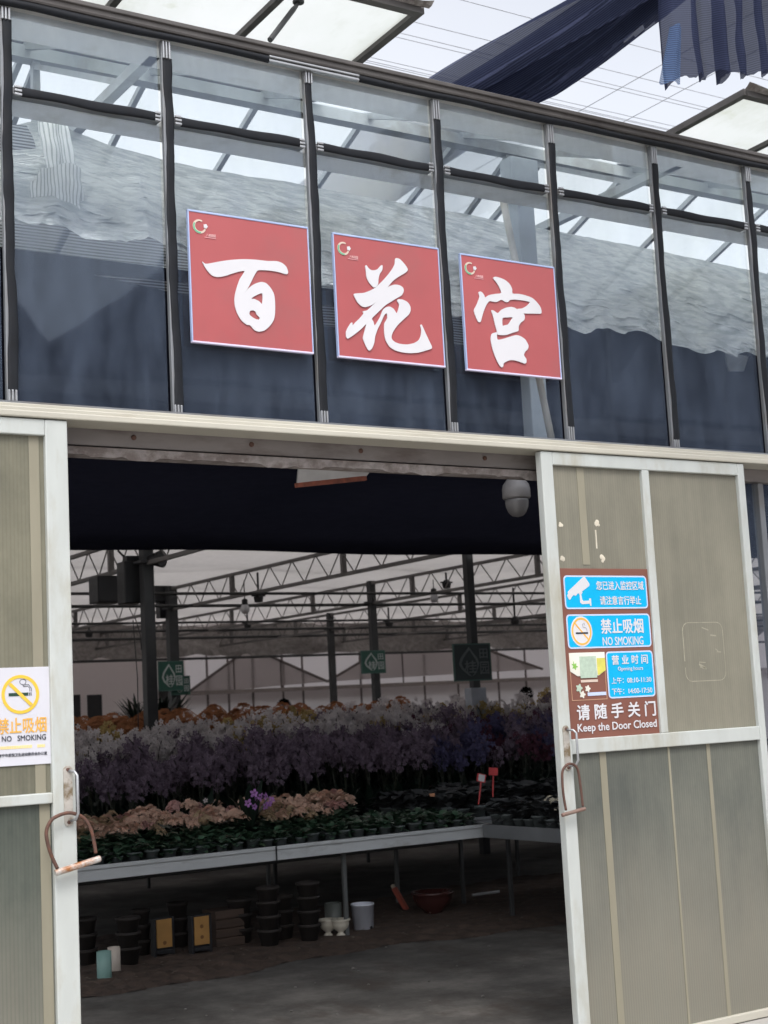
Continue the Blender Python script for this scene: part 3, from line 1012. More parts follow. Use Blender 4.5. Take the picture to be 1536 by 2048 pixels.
# ================================================================== brown notice on the right door
BROWN = simple('brown_notice', (0.20, 0.082, 0.060), 0.4, 0, 0.05, 3)
CYAN = simple('cyan_print', (0.0, 0.40, 0.72), 0.4, 0, 0.03)
RIM = simple('pale_blue_rim', (0.52, 0.60, 0.80), 0.4, 0, 0.03)
CREAMP = simple('cream_print', (0.72, 0.70, 0.62), 0.5)
YGREEN = simple('lime_print', (0.62, 0.58, 0.12), 0.5, 0, 0.12, 20)
LEAFP = simple('leaf_green_print', (0.22, 0.46, 0.08), 0.5)
TANL = simple('tan_print', (0.45, 0.26, 0.17), 0.5)
CODEP = simple('pale_green_print', (0.42, 0.52, 0.42), 0.5, 0, 0.10, 60)
bx, bz = 2.66, 1.40          # the frame in which the notice was measured
YS = -.099
BN = thing('door_notice', 'brown notice with blue panels, opening hours and keep the door closed, on the right door', 'sign', (2.88, -.095, 1.41))
obj('plate', MB().box(2.601, YS, 1.414, 3.162, -.0935, 2.216, .001), BROWN, BN)


def rrect(x0, z0, x1, z1, r, n=5):
    o_ = []
    for cx_, cz_, a0 in ((x1 - r, z1 - r, 0), (x0 + r, z1 - r, 90), (x0 + r, z0 + r, 180), (x1 - r, z0 + r, 270)):
        for k in range(n + 1):
            a = radians(a0 + 90 * k / n)
            o_.append((cx_ + r * cos(a), cz_ + r * sin(a)))
    return o_


def blue_panel(x0, z0, x1, z1):
    x0, x1, z0, z1 = bx + x0 * .001, bx + x1 * .001, bz + z0 * .001, bz + z1 * .001
    p = flat_shape('blue_panel', [rrect(x0 + .007, z0 + .007, x1 - .007, z1 - .007, .014)], YS - .001, CYAN, BN, th=.0007)
    flat_shape('rim', [rrect(x0, z0, x1, z1, .02), rrect(x0 + .007, z0 + .007, x1 - .007, z1 - .007, .014)], YS - .001, RIM, p, th=.0008)
    return p


def btext(s, x0, z0, x1, z1, par, m=WHITE, bold=.03):
    return text('lettering', s, bx + x0 * .001, bz + z0 * .001, bx + x1 * .001, bz + z1 * .001, YS - .0024, m, par, bold)


p1 = blue_panel(-42, 622, 481, 782)
p2 = blue_panel(-41, 435, 485, 597)
p3 = blue_panel(187, 194, 486, 417)
DX = -6     # measured a little behind its face: shift to the plane of the print
btext('您已进入监控区域', 163 + DX, 713, 465 + DX, 755, p1)
btext('请注意言行举止', 180 + DX, 641, 442 + DX, 683, p1)
cam_px = [(92, 774), (121, 737), (-14, 690), (-22, 702)]
K = lambda L: [(bx + (a + DX) * .001, bz + b * .001) for a, b in L]
flat_shape('camera_symbol', [K([(83, 773), (95, 776), (122, 742), (119, 732), (72, 706), (74, 700), (66, 691), (70, 668), (76, 660), (112, 662), (114, 672), (124, 672), (124, 636), (116, 636), (114, 647), (66, 645), (56, 655), (56, 688), (50, 698), (40, 694), (38, 688), (28, 684), (22, 690), (6, 680), (-4, 666), (-12, 668), (-22, 688), (-14, 694), (-16, 704)])], YS - .0024, WHITE, p1, th=.0006)
btext('禁止吸烟', 175 + DX, 503, 443 + DX, 573, p2, WHITE, .04)
btext('NO SMOKING', 179 + DX, 447, 437 + DX, 486, p2, WHITE, .03)
cx, cz = bx + (52 + DX) * .001, bz + .516
dsk = flat_shape('prohibition_sign', [[(cx + .066 * cos(2 * pi * k / 48), cz + .072 * sin(2 * pi * k / 48)) for k in range(48)]], YS - .0022, WHITE, p2, th=.0006)
ring(cx, cz, .065, .056, YS - .0030, ORAN, dsk, 'ring', .92)
flat_shape('slash', [[(cx - .041, cz + .036), (cx + .036, cz - .042), (cx + .041, cz - .036), (cx - .036, cz + .042)]], YS - .0030, ORAN, dsk, th=.0004)
flat_shape('cigarette', [[(cx - .036, cz - .012), (cx + .038, cz - .012), (cx + .038, cz - .004), (cx - .036, cz - .004)]], YS - .0036, INK, dsk, th=.0004)
sm2 = MB()
sm2.tube([(cx + .034, YS - .0036, cz + .002), (cx + .030, YS - .0036, cz + .016), (cx + .010, YS - .0036, cz + .022), (cx + .008, YS - .0036, cz + .036), (cx + .018, YS - .0036, cz + .040), (cx + .022, YS - .0036, cz + .030)], .0016, 5)
obj('smoke_line', sm2, simple('grey_print', (.45, .46, .5), .5), dsk)
btext('营 业 时 间', 228 + DX, 354, 456 + DX, 398, p3, WHITE, .04)
btext('Opening hours', 262 + DX, 319, 421 + DX, 343, p3, WHITE, .01)
btext('上午：08:10-11:30', 217 + DX, 263, 470 + DX, 293, p3, WHITE, .025)
btext('下午：14:00-17:50', 214 + DX, 211, 471 + DX, 242, p3, WHITE, .025)
btext('请 随 手 关 门', -9 + DX, 102, 483 + DX, 172, BN, WHITE, .045)
btext('Keep the Door Closed', -12 + DX, 36, 483 + DX, 84, BN, WHITE, .03)
# picture card: the code itself is left out, its plain pale field stays
fr_ = flat_shape('picture_card', [K([(-34, 416), (184, 416), (184, 192), (-34, 192)]), K([(-30, 412), (180, 412), (180, 196), (-30, 196)])], YS - .001, TANL, BN, th=.0006)
flat_shape('cream_field', [K([(-34, 416), (184, 416), (184, 330), (140, 306), (10, 306), (-34, 330)])], YS - .0026, CREAMP, fr_, th=.0006)
flat_shape('pale_square', [K([(26, 398), (128, 398), (128, 296), (26, 296)])], YS - .0036, CODEP, fr_, th=.0004)
flat_shape('lime_field', [K([(132, 388), (184, 388), (184, 330), (140, 308), (132, 308)])], YS - .0034, YGREEN, fr_, th=.0004)
flat_shape('leaf', [K([(-14, 380), (-4, 362), (6, 370), (4, 356), (16, 350), (2, 346), (0, 334), (-10, 344), (-20, 342), (-14, 354), (-24, 364), (-12, 364)])], YS - .0034, LEAFP, fr_, th=.0004)
flat_shape('caption_strip', [K([(28, 288), (132, 288), (132, 276), (28, 276)])], YS - .0016, PALEV, fr_, th=.0005)
flat_shape('blue_strip', [K([(64, 228), (178, 228), (178, 212), (64, 212)])], YS - .0016, RIM, fr_, th=.0005)
for (a, b, r, m) in ((14, 250, 17, CODEP), (66, 246, 14, CREAMP), (32, 220, 15, CREAMP)):
    flat_shape('blossom', [[(bx + (a + DX) * .001 + r * .001 * (1 + .25 * cos(5 * t_)) * cos(t_), bz + b * .001 + r * .001 * (1 + .25 * cos(5 * t_)) * sin(t_)) for t_ in [2 * pi * k / 30 for k in range(30)]]], YS - .0022, m, fr_, th=.0005)

# ================================================================== cloth behind and above the glass
BLACKNET = cloth('black_shade_cloth', (0.015, 0.0155, 0.023), (0.012, 0.012, 0.02), 0.25)
bn = MB()


def net_pt(a, b):
    yend = onZ(600, 1105, 3.22).y
    x, y = -5 + 32 * a, .55 + (yend - .55) * b
    return (x, y, 3.665 - .445 * b ** .9 + (.03 * sin(x * 2.03 + .7 * sin(y)) + .03 * sin(y * 2.4 + x * .3) + .05 * mn.noise(Vector((x * 1.2, y * 2.2, 4)))) * sin(pi * b) + (.012 * sin(x * 1.7) if b > .99 else 0))


bn.grid(net_pt, 260, 90)
o = obj('shade_net', bn, BLACKNET, None, True)
tag(o, 'wide black shade net stretched flat overhead just inside the doorway', 'shade net')

def silver_mat():
    m, nt, p = mat('silver_knit_screen')
    wv = N(nt, 'ShaderNodeTexWave', wave_type='BANDS', bands_direction='X')
    wv.inputs['Distortion'].default_value = 0.1
    nt.links.new(coords(nt, (17, 0, 0)), wv.inputs['Vector'])
    wz = N(nt, 'ShaderNodeTexWave', wave_type='BANDS', bands_direction='Z')
    wz.inputs['Distortion'].default_value = 0.8
    nt.links.new(coords(nt, (3, 0, 15)), wz.inputs['Vector'])
    f = noise(nt, 13, 4, .6, stretch=(.6, 1, 1.7))
    c = ramp(nt, f, [(.40, (.66, .70, .69)), (.56, (.98, 1, .99))])
    c = mixc(nt, ramp(nt, wv.outputs['Fac'], [(.60, (0, 0, 0)), (.9, (.85, .85, .85))]), c, (.22, .26, .26))
    c = mixc(nt, ramp(nt, wz.outputs['Fac'], [(.75, (0, 0, 0)), (.95, (.22, .22, .22))]), c, (.40, .44, .44))
    nt.links.new(c, p.inputs['Base Color'])
    p.inputs['Metallic'].default_value = 0.45
    p.inputs['Roughness'].default_value = 0.25
    ad = N(nt, 'ShaderNodeMath', operation='ADD')
    nt.links.new(noise(nt, 9, 4, .55, stretch=(.6, 1, 1.7)), ad.inputs[0])
    nt.links.new(noise(nt, 24, 4, .6, stretch=(.6, 1, 1.8)), ad.inputs[1])
    bump(nt, p, ad.outputs[0], .8, .03)
    s_ = mix_shader(nt, 0.40, p.outputs[0], bsdf(nt, 'ShaderNodeBsdfTranslucent', c))
    out(nt, mix_shader(nt, 0.07, s_, bsdf(nt, 'ShaderNodeBsdfTransparent', (1, 1, 1))))
    return m


SILV = silver_mat()
top_px = [(-40, 262), (75, 240), (120, 250), (215, 290), (345, 325), (490, 350), (615, 372), (760, 398), (870, 418), (990, 440), (1100, 460), (1250, 487), (1520, 545), (1700, 585), (2100, 670)]
bot_px = [(-40, 455), (20, 440), (105, 445), (150, 462), (165, 470), (250, 482), (290, 460), (345, 500), (420, 520), (640, 560), (770, 590), (905, 628), (1110, 642), (1140, 655), (1300, 668), (1350, 690), (1440, 700), (1500, 712), (1700, 745), (2100, 800)]
YT, YB_ = 1.0, .26            # the screen slopes: its loose lower edge bulges towards the glass
TX = sorted((onY(u, v, YT).x, onY(u, v, YT).z) for u, v in top_px)
BX = sorted((onY(u, v, YB_).x, onY(u, v, YB_).z) for u, v in bot_px)


def interp(L, x):
    if x <= L[0][0]: return L[0][1]
    for (a, b), (c, d) in zip(L, L[1:]):
        if x <= c:
            return b + (d - b) * (x - a) / max(1e-6, c - a)
    return L[-1][1]




def silver(a, b):
    x = -.25 + 7.2 * a
    xt, xb = x + .22, x - .06
    zt, zb = interp(TX, xt), interp(BX, xb)
    zb += .010 * sin(x * 23) + .016 * mn.noise(Vector((x * 6, 0, 1)))
    x = xb + (xt - xb) * b
    z = zb + (zt - zb) * b
    lo_ = 1 - b * .7
    # slumped, creased folds that grow towards the loose lower edge
    q = mn.noise(Vector((x * 1.6, b * 5.0, 2))) * .05 + (abs(mn.noise(Vector((x * 3.0 + b * 2, b * 7.0 + x * .8, 5)))) - .25) * .085 + (abs(mn.noise(Vector((x * 7.0 - b * 3, b * 15.0 + x * 1.3, 8)))) - .25) * .045
    q += .016 * mn.noise(Vector((x * 17, b * 27.0, 3)))
    return (x, YB_ + (YT - YB_) * b ** 1.15 + q * lo_ * 1.1, z + q * lo_ * .9)


sv = MB()
sv.grid(silver, 520, 90)
o = obj('thermal_screen', sv, SILV, None, True)
tag(o, 'crumpled silver thermal screen sagging in a long band behind the upper glass', 'thermal screen')


# fallen strip folded over at the left end
def strip_pt(a, b):
    p = [onY(75, 240, .50), onY(95, 330, .44), onY(120, 440, .42)]
    q = [onY(135, 245, .50), onY(150, 330, .44), onY(178, 436, .42)]
    i = 0 if b < .5 else 1
    t = (b - .5 * i) * 2
    l, r = p[i] + (p[i + 1] - p[i]) * t, q[i] + (q[i + 1] - q[i]) * t
    v = l + (r - l) * a
    v.y += .012 * sin(a * 9 + b * 4) + .02 * mn.noise(Vector((a * 3, b * 5, 3)))
    return v


sp = MB()
sp.grid(strip_pt, 24, 40)
sp.grid(lambda a, b: onY(62 + 100 * a, 332 + 108 * b + 6 * sin(a * 7), .38) + Vector((0, .02 * mn.noise(Vector((a * 3, b * 4, 9))), 0)) if .15 < a + .6 * b else onY(78 + 84 * a, 340 + 100 * b, .38), 20, 24)
STRIPF = cloth('pale_striped_screen', (.92, .94, .92), (.9, .93, .9), .35, .03, ((19, 0, 0), (.56, .60, .59), .62, .9), .06)
o = obj('thermal_screen_strip', sp, STRIPF, None, True)
tag(o, 'loose pale flap of silver screen hanging down behind the leftmost glass', 'screen strip')

HATCH = cloth('fine_grey_knit', (0.10, 0.105, 0.115), (0.12, 0.12, 0.13), 0.3, 0.10, ((0, 0, 22), (0.50, 0.52, 0.54), .42, .58), 0.1)
ht = [(-60, 240), (60, 250), (110, 400), (340, 470), (640, 560), (900, 615)]
hb = [(-60, 475), (20, 505), (180, 545), (330, 585), (640, 645), (900, 690)]
HT = sorted((onY(u, v, .72).x, onY(u, v, .72).z) for u, v in ht)
HB = sorted((onY(u, v, .72).x, onY(u, v, .72).z) for u, v in hb)


def hatch(a, b):
    x = -.4 + 3.3 * a
    zt, zb = interp(HT, x), interp(HB, x)
    z = zb + (zt - zb) * b
    return (x, .72 + .04 * mn.noise(Vector((x * 2, z * 3, 4))) + .02 * sin(x * 4), z)


hm = MB()
hm.grid(hatch, 120, 30)
o = obj('knitted_net', hm, HATCH, None, True)
tag(o, 'fine striped grey knitted net hanging below the silver screen at the left', 'net')

# torn tag of screen on the right
tp = MB()
q = [onY(1452, 705, .55), onY(1500, 712, .55), onY(1488, 742, .56), onY(1462, 742, .57), onY(1455, 728, .56)]
tp.add([(p.x, p.y + .01 * (i % 2), p.z) for i, p in enumerate(q)] + [(p.x, p.y + .012 + .01 * (i % 2), p.z) for i, p in enumerate(q)],
       [(0, 1, 2, 3, 4), (9, 8, 7, 6, 5), (0, 5, 6, 1), (1, 6, 7, 2), (2, 7, 8, 3), (3, 8, 9, 4), (4, 9, 5, 0)])
o = obj('screen_scrap', tp, cloth('grey_scrap', (.25, .26, .27), (.3, .3, .3), .3), None)
tag(o, 'small torn grey scrap dangling from the silver screen behind the far right glass', 'scrap')

# pale pole and steel post behind the glass
a, b = onY(1003, 385, .35), onY(1104, 884, .14)
o = obj('pale_pole', MB().tube([a, b], .019, 10), simple('cream_pole', (.50, .47, .41), .5, 0, .1, 8), None, True)
tag(o, 'thin cream pole leaning behind the glass beside the third red board', 'pole')
q = onY(1042, 400, .42)
po = MB().box(q.x - .055, .38, 2.805, q.x + .055, .46, 4.45, .006)
po.box(q.x - .09, .37, 4.28, q.x + .09, .47, 4.46, .005)
o = obj('steel_post', po, simple('blue_grey_post', (.36, .40, .43), .5, .1, .1, 5), None)
tag(o, 'blue grey steel post rising behind the third red board', 'post')

# ---- blue shade net outside, above the roof
NAVY = cloth('navy_shade_net', (0.052, 0.060, 0.110), (0.085, 0.098, 0.175), 0.5, 0.08, ((6, 6, 30), (0.042, 0.052, 0.10), .4, .6), .2)
PALENAVY = cloth('single_layer_net', (0.14, 0.22, 0.40), (0.20, 0.32, 0.56), 0.6, 0.22, ((0, 0, 30), (0.09, 0.14, 0.28), .4, .6), .2)
sw = MB()


def swath(a, b, off=0.0, zz=0.0):
    y = -2.4 + 6.6 * b
    wl = 3.25 + .03 * sin(y * 2.2 + 1) + off
    wr = 3.62 + (.36 if y > 0 else .36 * max(0, (y + 2.4) / 2.4)) * min(1, max(0, y + .3) / 1.4) + .02 * sin(y * 3.1) - off
    x = wl + (wr - wl) * a
    f = .05 * sin(a * 21 + 1.5 * sin(y * .8)) + .03 * sin(a * 43 + y * .6) + .02 * mn.noise(Vector((x * 6, y * .8, 3)))
    return (x, y, 5.34 + f + zz - .10 * sin(pi * a) + .05 * sin(y * 1.1))


sw.grid(lambda a, b: swath(a, b), 90, 60)
n1 = len(sw.f)
sw.grid(lambda a, b: swath(a * .8 + .1, b, .05, .09), 60, 40)
SLITS = ((.34, .012, .395, .47), (.60, .020, .40, .52), (.70, .012, .44, .56), (.48, .010, .47, .56), (.80, .012, .36, .45))


def in_slit(a, b):      # gaps where the gathered folds part and the sky shows
    return any(q0 < b < q1 and abs(a - (c_ + .02 * sin(b * 40))) < h_ * sin(pi * (b - q0) / (q1 - q0)) + .001 for c_, h_, q0, q1 in SLITS)


keep = []
for fi, f_ in enumerate(sw.f):
    if fi < n1:
        a, b = (fi % 90 + .5) / 90, (fi // 90 + .5) / 60
    else:
        a, b = ((fi - n1) % 60 + .5) / 60 * .8 + .1, ((fi - n1) // 60 + .5) / 40
    if not in_slit(a, b): keep.append(f_)
sw.f = keep
o = obj('shade_net_swath', sw, NAVY, None, True)
tag(o, 'long bunched navy shade net pulled across the sky behind the roof edge', 'shade net')
low = [(1318, 165), (1345, 168), (1362, 164), (1385, 152), (1400, 158), (1425, 146), (1432, 160), (1460, 150), (1475, 155), (1500, 144), (1512, 150), (1540, 150), (1600, 140), (1700, 120)]
LB = sorted((onY(u, v, -1.0).x, onY(u, v, -1.0).z) for u, v in low)
dr_ = thing('shade_net_drape', 'pleated navy shade net hanging with a ragged hem in the top right corner', 'shade net', (3.1, -1.0, 5.6))
dp = MB()


def drape(a, b):
    x = 2.695 + 1.5 * a
    zb = interp(LB, x) + .008 * sin(x * 60) + .016 * mn.noise(Vector((x * 40, 0, 0))) + .012 * mn.noise(Vector((x * 110, 0, 4)))
    zt = 5.55
    z = zb + (zt - zb) * b
    top_pull = .7 + .3 * b
    ph = x * 40 + 5.0 * mn.noise(Vector((x * 5, 0, 2))) + 1.2 * mn.noise(Vector((x * 3, z * 1.5, 6))) + .5 * b
    am = .030 + .035 * (.5 + mn.noise(Vector((x * 6, z * .8, 9))))
    y = -1.0 + am * sin(ph) * (1 - .35 * b) + .016 * sin(ph * 2.1 + 1) + .02 * mn.noise(Vector((x * 12, z * 5, 1)))
    return (x + .018 * cos(ph) + .012 * (1 - b) * sin(x * 9), y, z)


dp.grid(drape, 260, 40)
obj('pleats', dp, NAVY, dr_, True)
sl_ = MB()
sl_.grid(lambda a, b: onY(1318 + 22 * b + (46 - 20 * b) * a, 166 - 116 * b + 2 * sin(a * 9), -1.06) + Vector((0, .012 * sin(a * 8), 0)), 12, 24)
obj('single_layer', sl_, PALENAVY, dr_, True)

# ---- shade cables
CABLE = simple('cable_wire', (.42, .43, .46), .5, .2)
k = 0
for (u, v) in ((1030, 20), (933, 62), (900, 92), (850, 132), (1400, 205), (1330, 250), (900, 155)):
    p = onZ(u, v, 6.3)
    mbc = MB().tube([(-12, p.y, 6.3), (p.x, p.y, 6.27), (26, p.y, 6.3)], .0028, 6)
    o = obj('shade_cable', mbc, CABLE, None)
    tag(o, 'thin grey shade cable strung across the white sky above the roof', 'cable', 'shade cables across the sky')
for (u, v, zz) in ((1330, 120, 5.9), (1300, 210, 5.9)):
    p = onZ(u, v, zz)
    o = obj('shade_cable', MB().tube([(p.x, -8, zz), (p.x, p.y, zz - .02), (p.x, 20, zz)], .0028, 6), CABLE, None)
    tag(o, 'thin grey shade cable strung across the white sky above the roof', 'cable', 'shade cables across the sky')

# ---- neighbouring greenhouse across the yard, behind the viewer: the front glass mirrors it
ng = thing('neighbouring_greenhouse', 'dark arched greenhouse across the yard, mirrored faintly in the front glass', 'greenhouse', (12, -16, 0), kind='thing')
WZ, AH = 6.6, 3.4
DKF = simple('dusty_dark_film', (.09, .11, .16), .7, 0, .3, .35, spec=.1)
PLF = simple('pale_gable_film', (.42, .46, .54), .6, 0, .12, .5, dirt=(.2, .22, .26), dirt_scale=.6)
FRM = simple('pale_frame', (.45, .46, .47), .5)
arc = lambda q, a0=0.0, hh=AH: (9 * q, WZ + hh * sin(pi * q) ** .8)
for rep in range(4):
    dx = -3 + rep * 9.02
    prof = [(0, 0)] + [arc(k / 24) for k in range(25)] + [(9, 0)]
    n = len(prof)
    nw = MB().add([(a + dx, -15, b) for a, b in prof] + [(a + dx, -30, b) for a, b in prof], [tuple(range(n)), tuple(range(2 * n - 1, n - 1, -1))] + [(k, n + k, n + (k + 1) % n, (k + 1) % n) for k in range(n)])
    w_ = obj('wall', nw, DKF, ng)
    g = [(1.3 + .82 * a * .86, WZ + .25 + (b - WZ) * .70) for a, b in (arc(k / 20) for k in range(21))]
    m = len(g)
    obj('gable_film', MB().add([(a + dx, -14.97, b) for a, b in g] + [(a + dx, -14.99, b) for a, b in g], [tuple(range(m)), tuple(range(2 * m - 1, m - 1, -1))] + [(k, m + k, m + (k + 1) % m, (k + 1) % m) for k in range(m)]), PLF, w_)
    nf = MB().box(dx, -14.96, WZ - .12, dx + 9, -14.88, WZ + .12)
    for q in range(1, 6):
        nf.box(dx + q * 1.5 - .05, -14.96, 0, dx + q * 1.5 + .05, -14.89, WZ - .12)
        nf.box(dx + q * 1.5 - .04, -14.96, WZ + .12, dx + q * 1.5 + .04, -14.89, arc(q / 6)[1])
    nf.box(dx, -14.96, WZ - 1.3, dx + 9, -14.90, WZ - 1.2).box(dx, -14.96, WZ - 2.9, dx + 9, -14.90, WZ - 2.7)
    obj('frame', nf, FRM, w_)

# ================================================================== inside: far walls, columns, trusses
FILM = cloth('dusty_white_film', (0.70, 0.66, 0.655), (0.86, 0.82, 0.81), 0.72, 0, None, .05)
FILM2 = cloth('greyer_film', (0.50, 0.465, 0.46), (0.80, 0.765, 0.755), 0.66, 0, None, .05)
YE = 29.0
ew = thing('end_wall', 'pale film end wall with two gable shapes far behind the flowers', 'wall', (20, YE, 0), kind='thing')
obj('upper_film', MB().box(5, YE + .10, 2.0, 40, YE + .14, 6.0), FILM, ew)
obj('lower_film', MB().box(13.0, YE - .06, 0, 40, YE, 2.28), FILM2, ew)
BRB = simple('brownish_batten', (.16, .13, .125), .6)
for (u, v0, v1) in ((410, 1310, 1400), (452, 1310, 1400), (560, 1300, 1400), (600, 1300, 1400), (715, 1290, 1380), (840, 1260, 1400), (905, 1230, 1380), (985, 1220, 1360), (1040, 1220, 1360), (500, 1300, 1420)):
    p = onY(u, v0, YE)
    obj('batten', MB().box(p.x - .025, YE - .09, .5, p.x + .025, YE - .061, 3.8), BRB, ew)
for (apex, l, r) in (((500, 1295), (372, 1388), (655, 1363)), ((840, 1253), (655, 1363), (1085, 1338))):
    A, L_, R_ = (onY(*q, YE - .12) for q in (apex, l, r))
    g = MB().add([(L_.x, YE - .115, L_.z), (R_.x, YE - .115, R_.z), (A.x, YE - .115, A.z), (L_.x, YE - .095, L_.z), (R_.x, YE - .095, R_.z), (A.x, YE - .095, A.z)],
                 [(0, 1, 2), (5, 4, 3), (0, 3, 4, 1), (1, 4, 5, 2), (2, 5, 3, 0)])
    gb = obj('gable', g, FILM2, ew)
    e = MB().bar(L_, A, .05, .06).bar(A, R_, .05, .06)
    for t_ in (.33, .66):
        x = L_.x + (R_.x - L_.x) * t_
        zt = A.z - abs(x - A.x) / max(.1, (A.x - L_.x if x < A.x else R_.x - A.x)) * (A.z - (L_.z if x < A.x else R_.z))
        e.bar((x, YE - .13, 2.25), (x, YE - .13, zt), .03, .03)
    obj('gable_frame', e, simple('dull_brown_tube', (.15, .125, .12), .6), gb)
obj('girt', MB().box(13.5, YE - .2, 2.20, 40, YE - .12, 2.30), simple('brown_grey_girt', (.30, .26, .245), .7), ew)
sw_ = thing('side_building', 'plain pale wall with two dark door openings at the far left', 'wall', (11.5, 28, 0), kind='thing')
p0, p1_ = onY(100, 1400, 27.5), onY(372, 1400, 27.5)
obj('wall', MB().box(p0.x - 3, 27.5, 0, p1_.x, 27.7, 3.35), FILM, sw_)
for (u0, u1) in ((140, 160), (175, 203)):
    a, b = onY(u0, 1390, 27.46), onY(u1, 1390, 27.46)
    obj('door_opening', MB().box(a.x, 27.44, 0, b.x, 27.499, a.z), simple('dark_opening', (.02, .02, .022), .7), sw_)
a, b = onY(318, 1380, 27.45), onY(352, 1380, 27.45)
obj('dark_doorway', MB().box(a.x, 27.40, 0, b.x, 27.499, onY(335, 1375, 27.45).z), simple('dark_doorway', (.03, .028, .028), .7), sw_)

CEIL = cloth('dusty_ceiling_screen', (0.45, 0.41, 0.405), (0.46, 0.42, 0.415), 0.5, 0.0, None, .10)
cs = MB()
cs.grid(lambda a, b: (-6 + 42 * a, 6.6 + 22.7 * b, 4.02 + .05 * sin(b * 45) - .05 * abs(sin((6.6 + 22.7 * b) * pi / 3.1)) + .03 * sin(a * 90)), 120, 90)
o = obj('ceiling_screen', cs, CEIL, None, True)
tag(o, 'dusty pale screen stretched below the roof over the far flower benches', 'ceiling screen')
# bunched, dusty screen at the far side under the ceiling
bs = MB()
bs.grid(lambda a, b: (6 + 26 * a, 26.2 + .35 * sin(b * 3 + a * 40) + .2 * mn.noise(Vector((a * 60, b * 3, 1))), 3.05 + .75 * b + .10 * mn.noise(Vector((a * 50, b * 2, 7)))), 260, 10)
o = obj('bunched_screen', bs, cloth('dusty_bunched_screen', (.36, .335, .32), (.3, .28, .27), .4, 0, None, .4), None, True)
tag(o, 'dusty bunched screen gathered in a ragged band above the far gables', 'bunched screen')

# trusses
TRUSS = simple('dusty_truss_steel', (.15, .14, .136), .6, 0, .2, 6)
def truss(x, y0, y1, z0=3.30, z1=3.62):
    t = thing('roof_truss', 'dark lattice roof truss running away over the flower benches', 'truss', (x, (y0 + y1) / 2, z0), 'lattice roof trusses')
    obj('bottom_chord', MB().box(x - .024, y0, z0 - .022, x + .024, y1, z0 + .022), TRUSS, t)
    obj('top_chord', MB().box(x - .024, y0, z1 - .022, x + .024, y1, z1 + .022), TRUSS, t)
    wb = MB()
    n = int((y1 - y0) / .62)
    for k in range(n):
        a, c = y0 + (y1 - y0) * k / n, y0 + (y1 - y0) * (k + 1) / n
        m_ = (a + c) / 2
        wb.tube([(x, a, z1), (x, m_, z0)], .009, 5, False).tube([(x, m_, z0), (x, c, z1)], .009, 5, False)
    obj('web', wb, TRUSS, t)
    for k in range(int((y1 - y0) / 3.1) + 1):
        y = y0 + k * 3.1
        obj('upright', MB().box(x - .03, y - .03, z0, x + .03, y + .03, z1), TRUSS, t)
    return t


for x in (1.5, 4.6, 7.7, 10.8, 13.9, 17.0, 20.1):
    truss(x, 7.2, 27.4)


def column(x, y, r, ztop=3.66, pale=None, label=''):
    t = thing('support_column', label, 'column', (x, y, 0))
    obj('shaft', MB().box(x - r, y - r, 0, x + r, y + r, ztop, .008), STEEL, t)
    obj('cap_plate', MB().box(x - r * 1.7, y - r * 1.7, ztop - .36, x + r * 1.7, y + r * 1.7, ztop - .33), STEEL, t)
    if pale:
        obj('lit_foot', MB().box(x - r - .055, y - r - .02, .95, x + r + .055, y + r + .02, pale, .006), simple('lit_foot', (.40, .42, .47), .6), t)  # paler box: the lower column lit lighter, put into its colour
    return t


column(4.6, 9.3, .062, label='thick dark steel column at the left with a speaker box on it')
column(7.7, 7.65, .045, pale=1.78, label='dark steel column with pale foot behind the nearest green sign')
column(10.8, 14.6, .055, label='dark steel column behind the small middle green sign')
column(7.7, 15.5, .075, label='dark steel column behind the pair of green signs at the left')
column(13.9, 21.2, .06, label='far thin dark column with a lamp bracket between the two gables')
pipe = simple('dull_pipe', (.045, .045, .045), .5, .3)
for (y, z, r) in ((9.5, 3.56, .03), (12.4, 3.27, .02), (14.7, 3.30, .025), (17.9, 3.28, .02), (20.6, 3.32, .025), (23.5, 3.35, .03), (25.6, 3.0, .03)):
    o = obj('pipe', MB().tube([(-2, y, z), (14, y, z - .02), (34, y, z)], r, 8), pipe, None, True)
    tag(o, 'dark pipe running crosswise under the dusty ceiling screen', 'pipe', 'crosswise pipes under the ceiling')

# hanging lamps and small dark fittings
GLOBE = simple('frosted_lamp_glass', (.55, .55, .57), .2, 0, .04)


def lamp(u, v, x, label, r=.062):
    c = onX(u, v, x)
    t = thing('hanging_lamp', label, 'lamp', (c.x, c.y, c.z))
    obj('globe', MB().lathe([(0, -r * 1.35), (r * .6, -r * 1.25), (r, -r * .7), (r * 1.02, 0), (r * .8, r * .6), (r * .5, r * .8)], c, 16), GLOBE, t, True)
    obj('socket', MB().lathe([(r * .55, r * .7), (r * .7, r * 1.0), (r * .7, r * 1.9), (r * .3, r * 2.1), (r * .12, r * 2.2), (r * .12, max(r * 2.6, 3.5 - c.z))], c, 12), BLACKP, t)
    return t


lamp(490, 1216, 7.7, 'milky bulb lamp in black socket hanging from the left truss')
lamp(868, 1194, 10.8, 'milky bulb lamp in black socket hanging left of the dark column with the pale foot')
lamp(528, 1322, 16.5, 'tiny pale lamp hanging in front of the left gable', .05)
lamp(385, 1300, 14.5, 'tiny pale lamp hanging right of the pair of green signs', .05)


def fitting(u, v, x, label, s=.07):
    c = onX(u, v, x)
    t = thing('spray_fan', label, 'fan', (c.x, c.y, c.z))
    obj('housing', MB().lathe([(s * .3, -s), (s * .8, -s * .9), (s, 0), (s * .7, s * .7), (s * .2, s)], c, 10), BLACKP, t)
    obj('bracket', MB().tube([c + Vector((0, 0, s)), c + Vector((0, 0, max(s * 1.6, 3.58 - c.z)))], s * .22, 6).box(c.x - s * 1.5, c.y - s * .2, c.z + s * .2, c.x + s * 1.5, c.y + s * .2, c.z + s * .5), BLACKP, t)


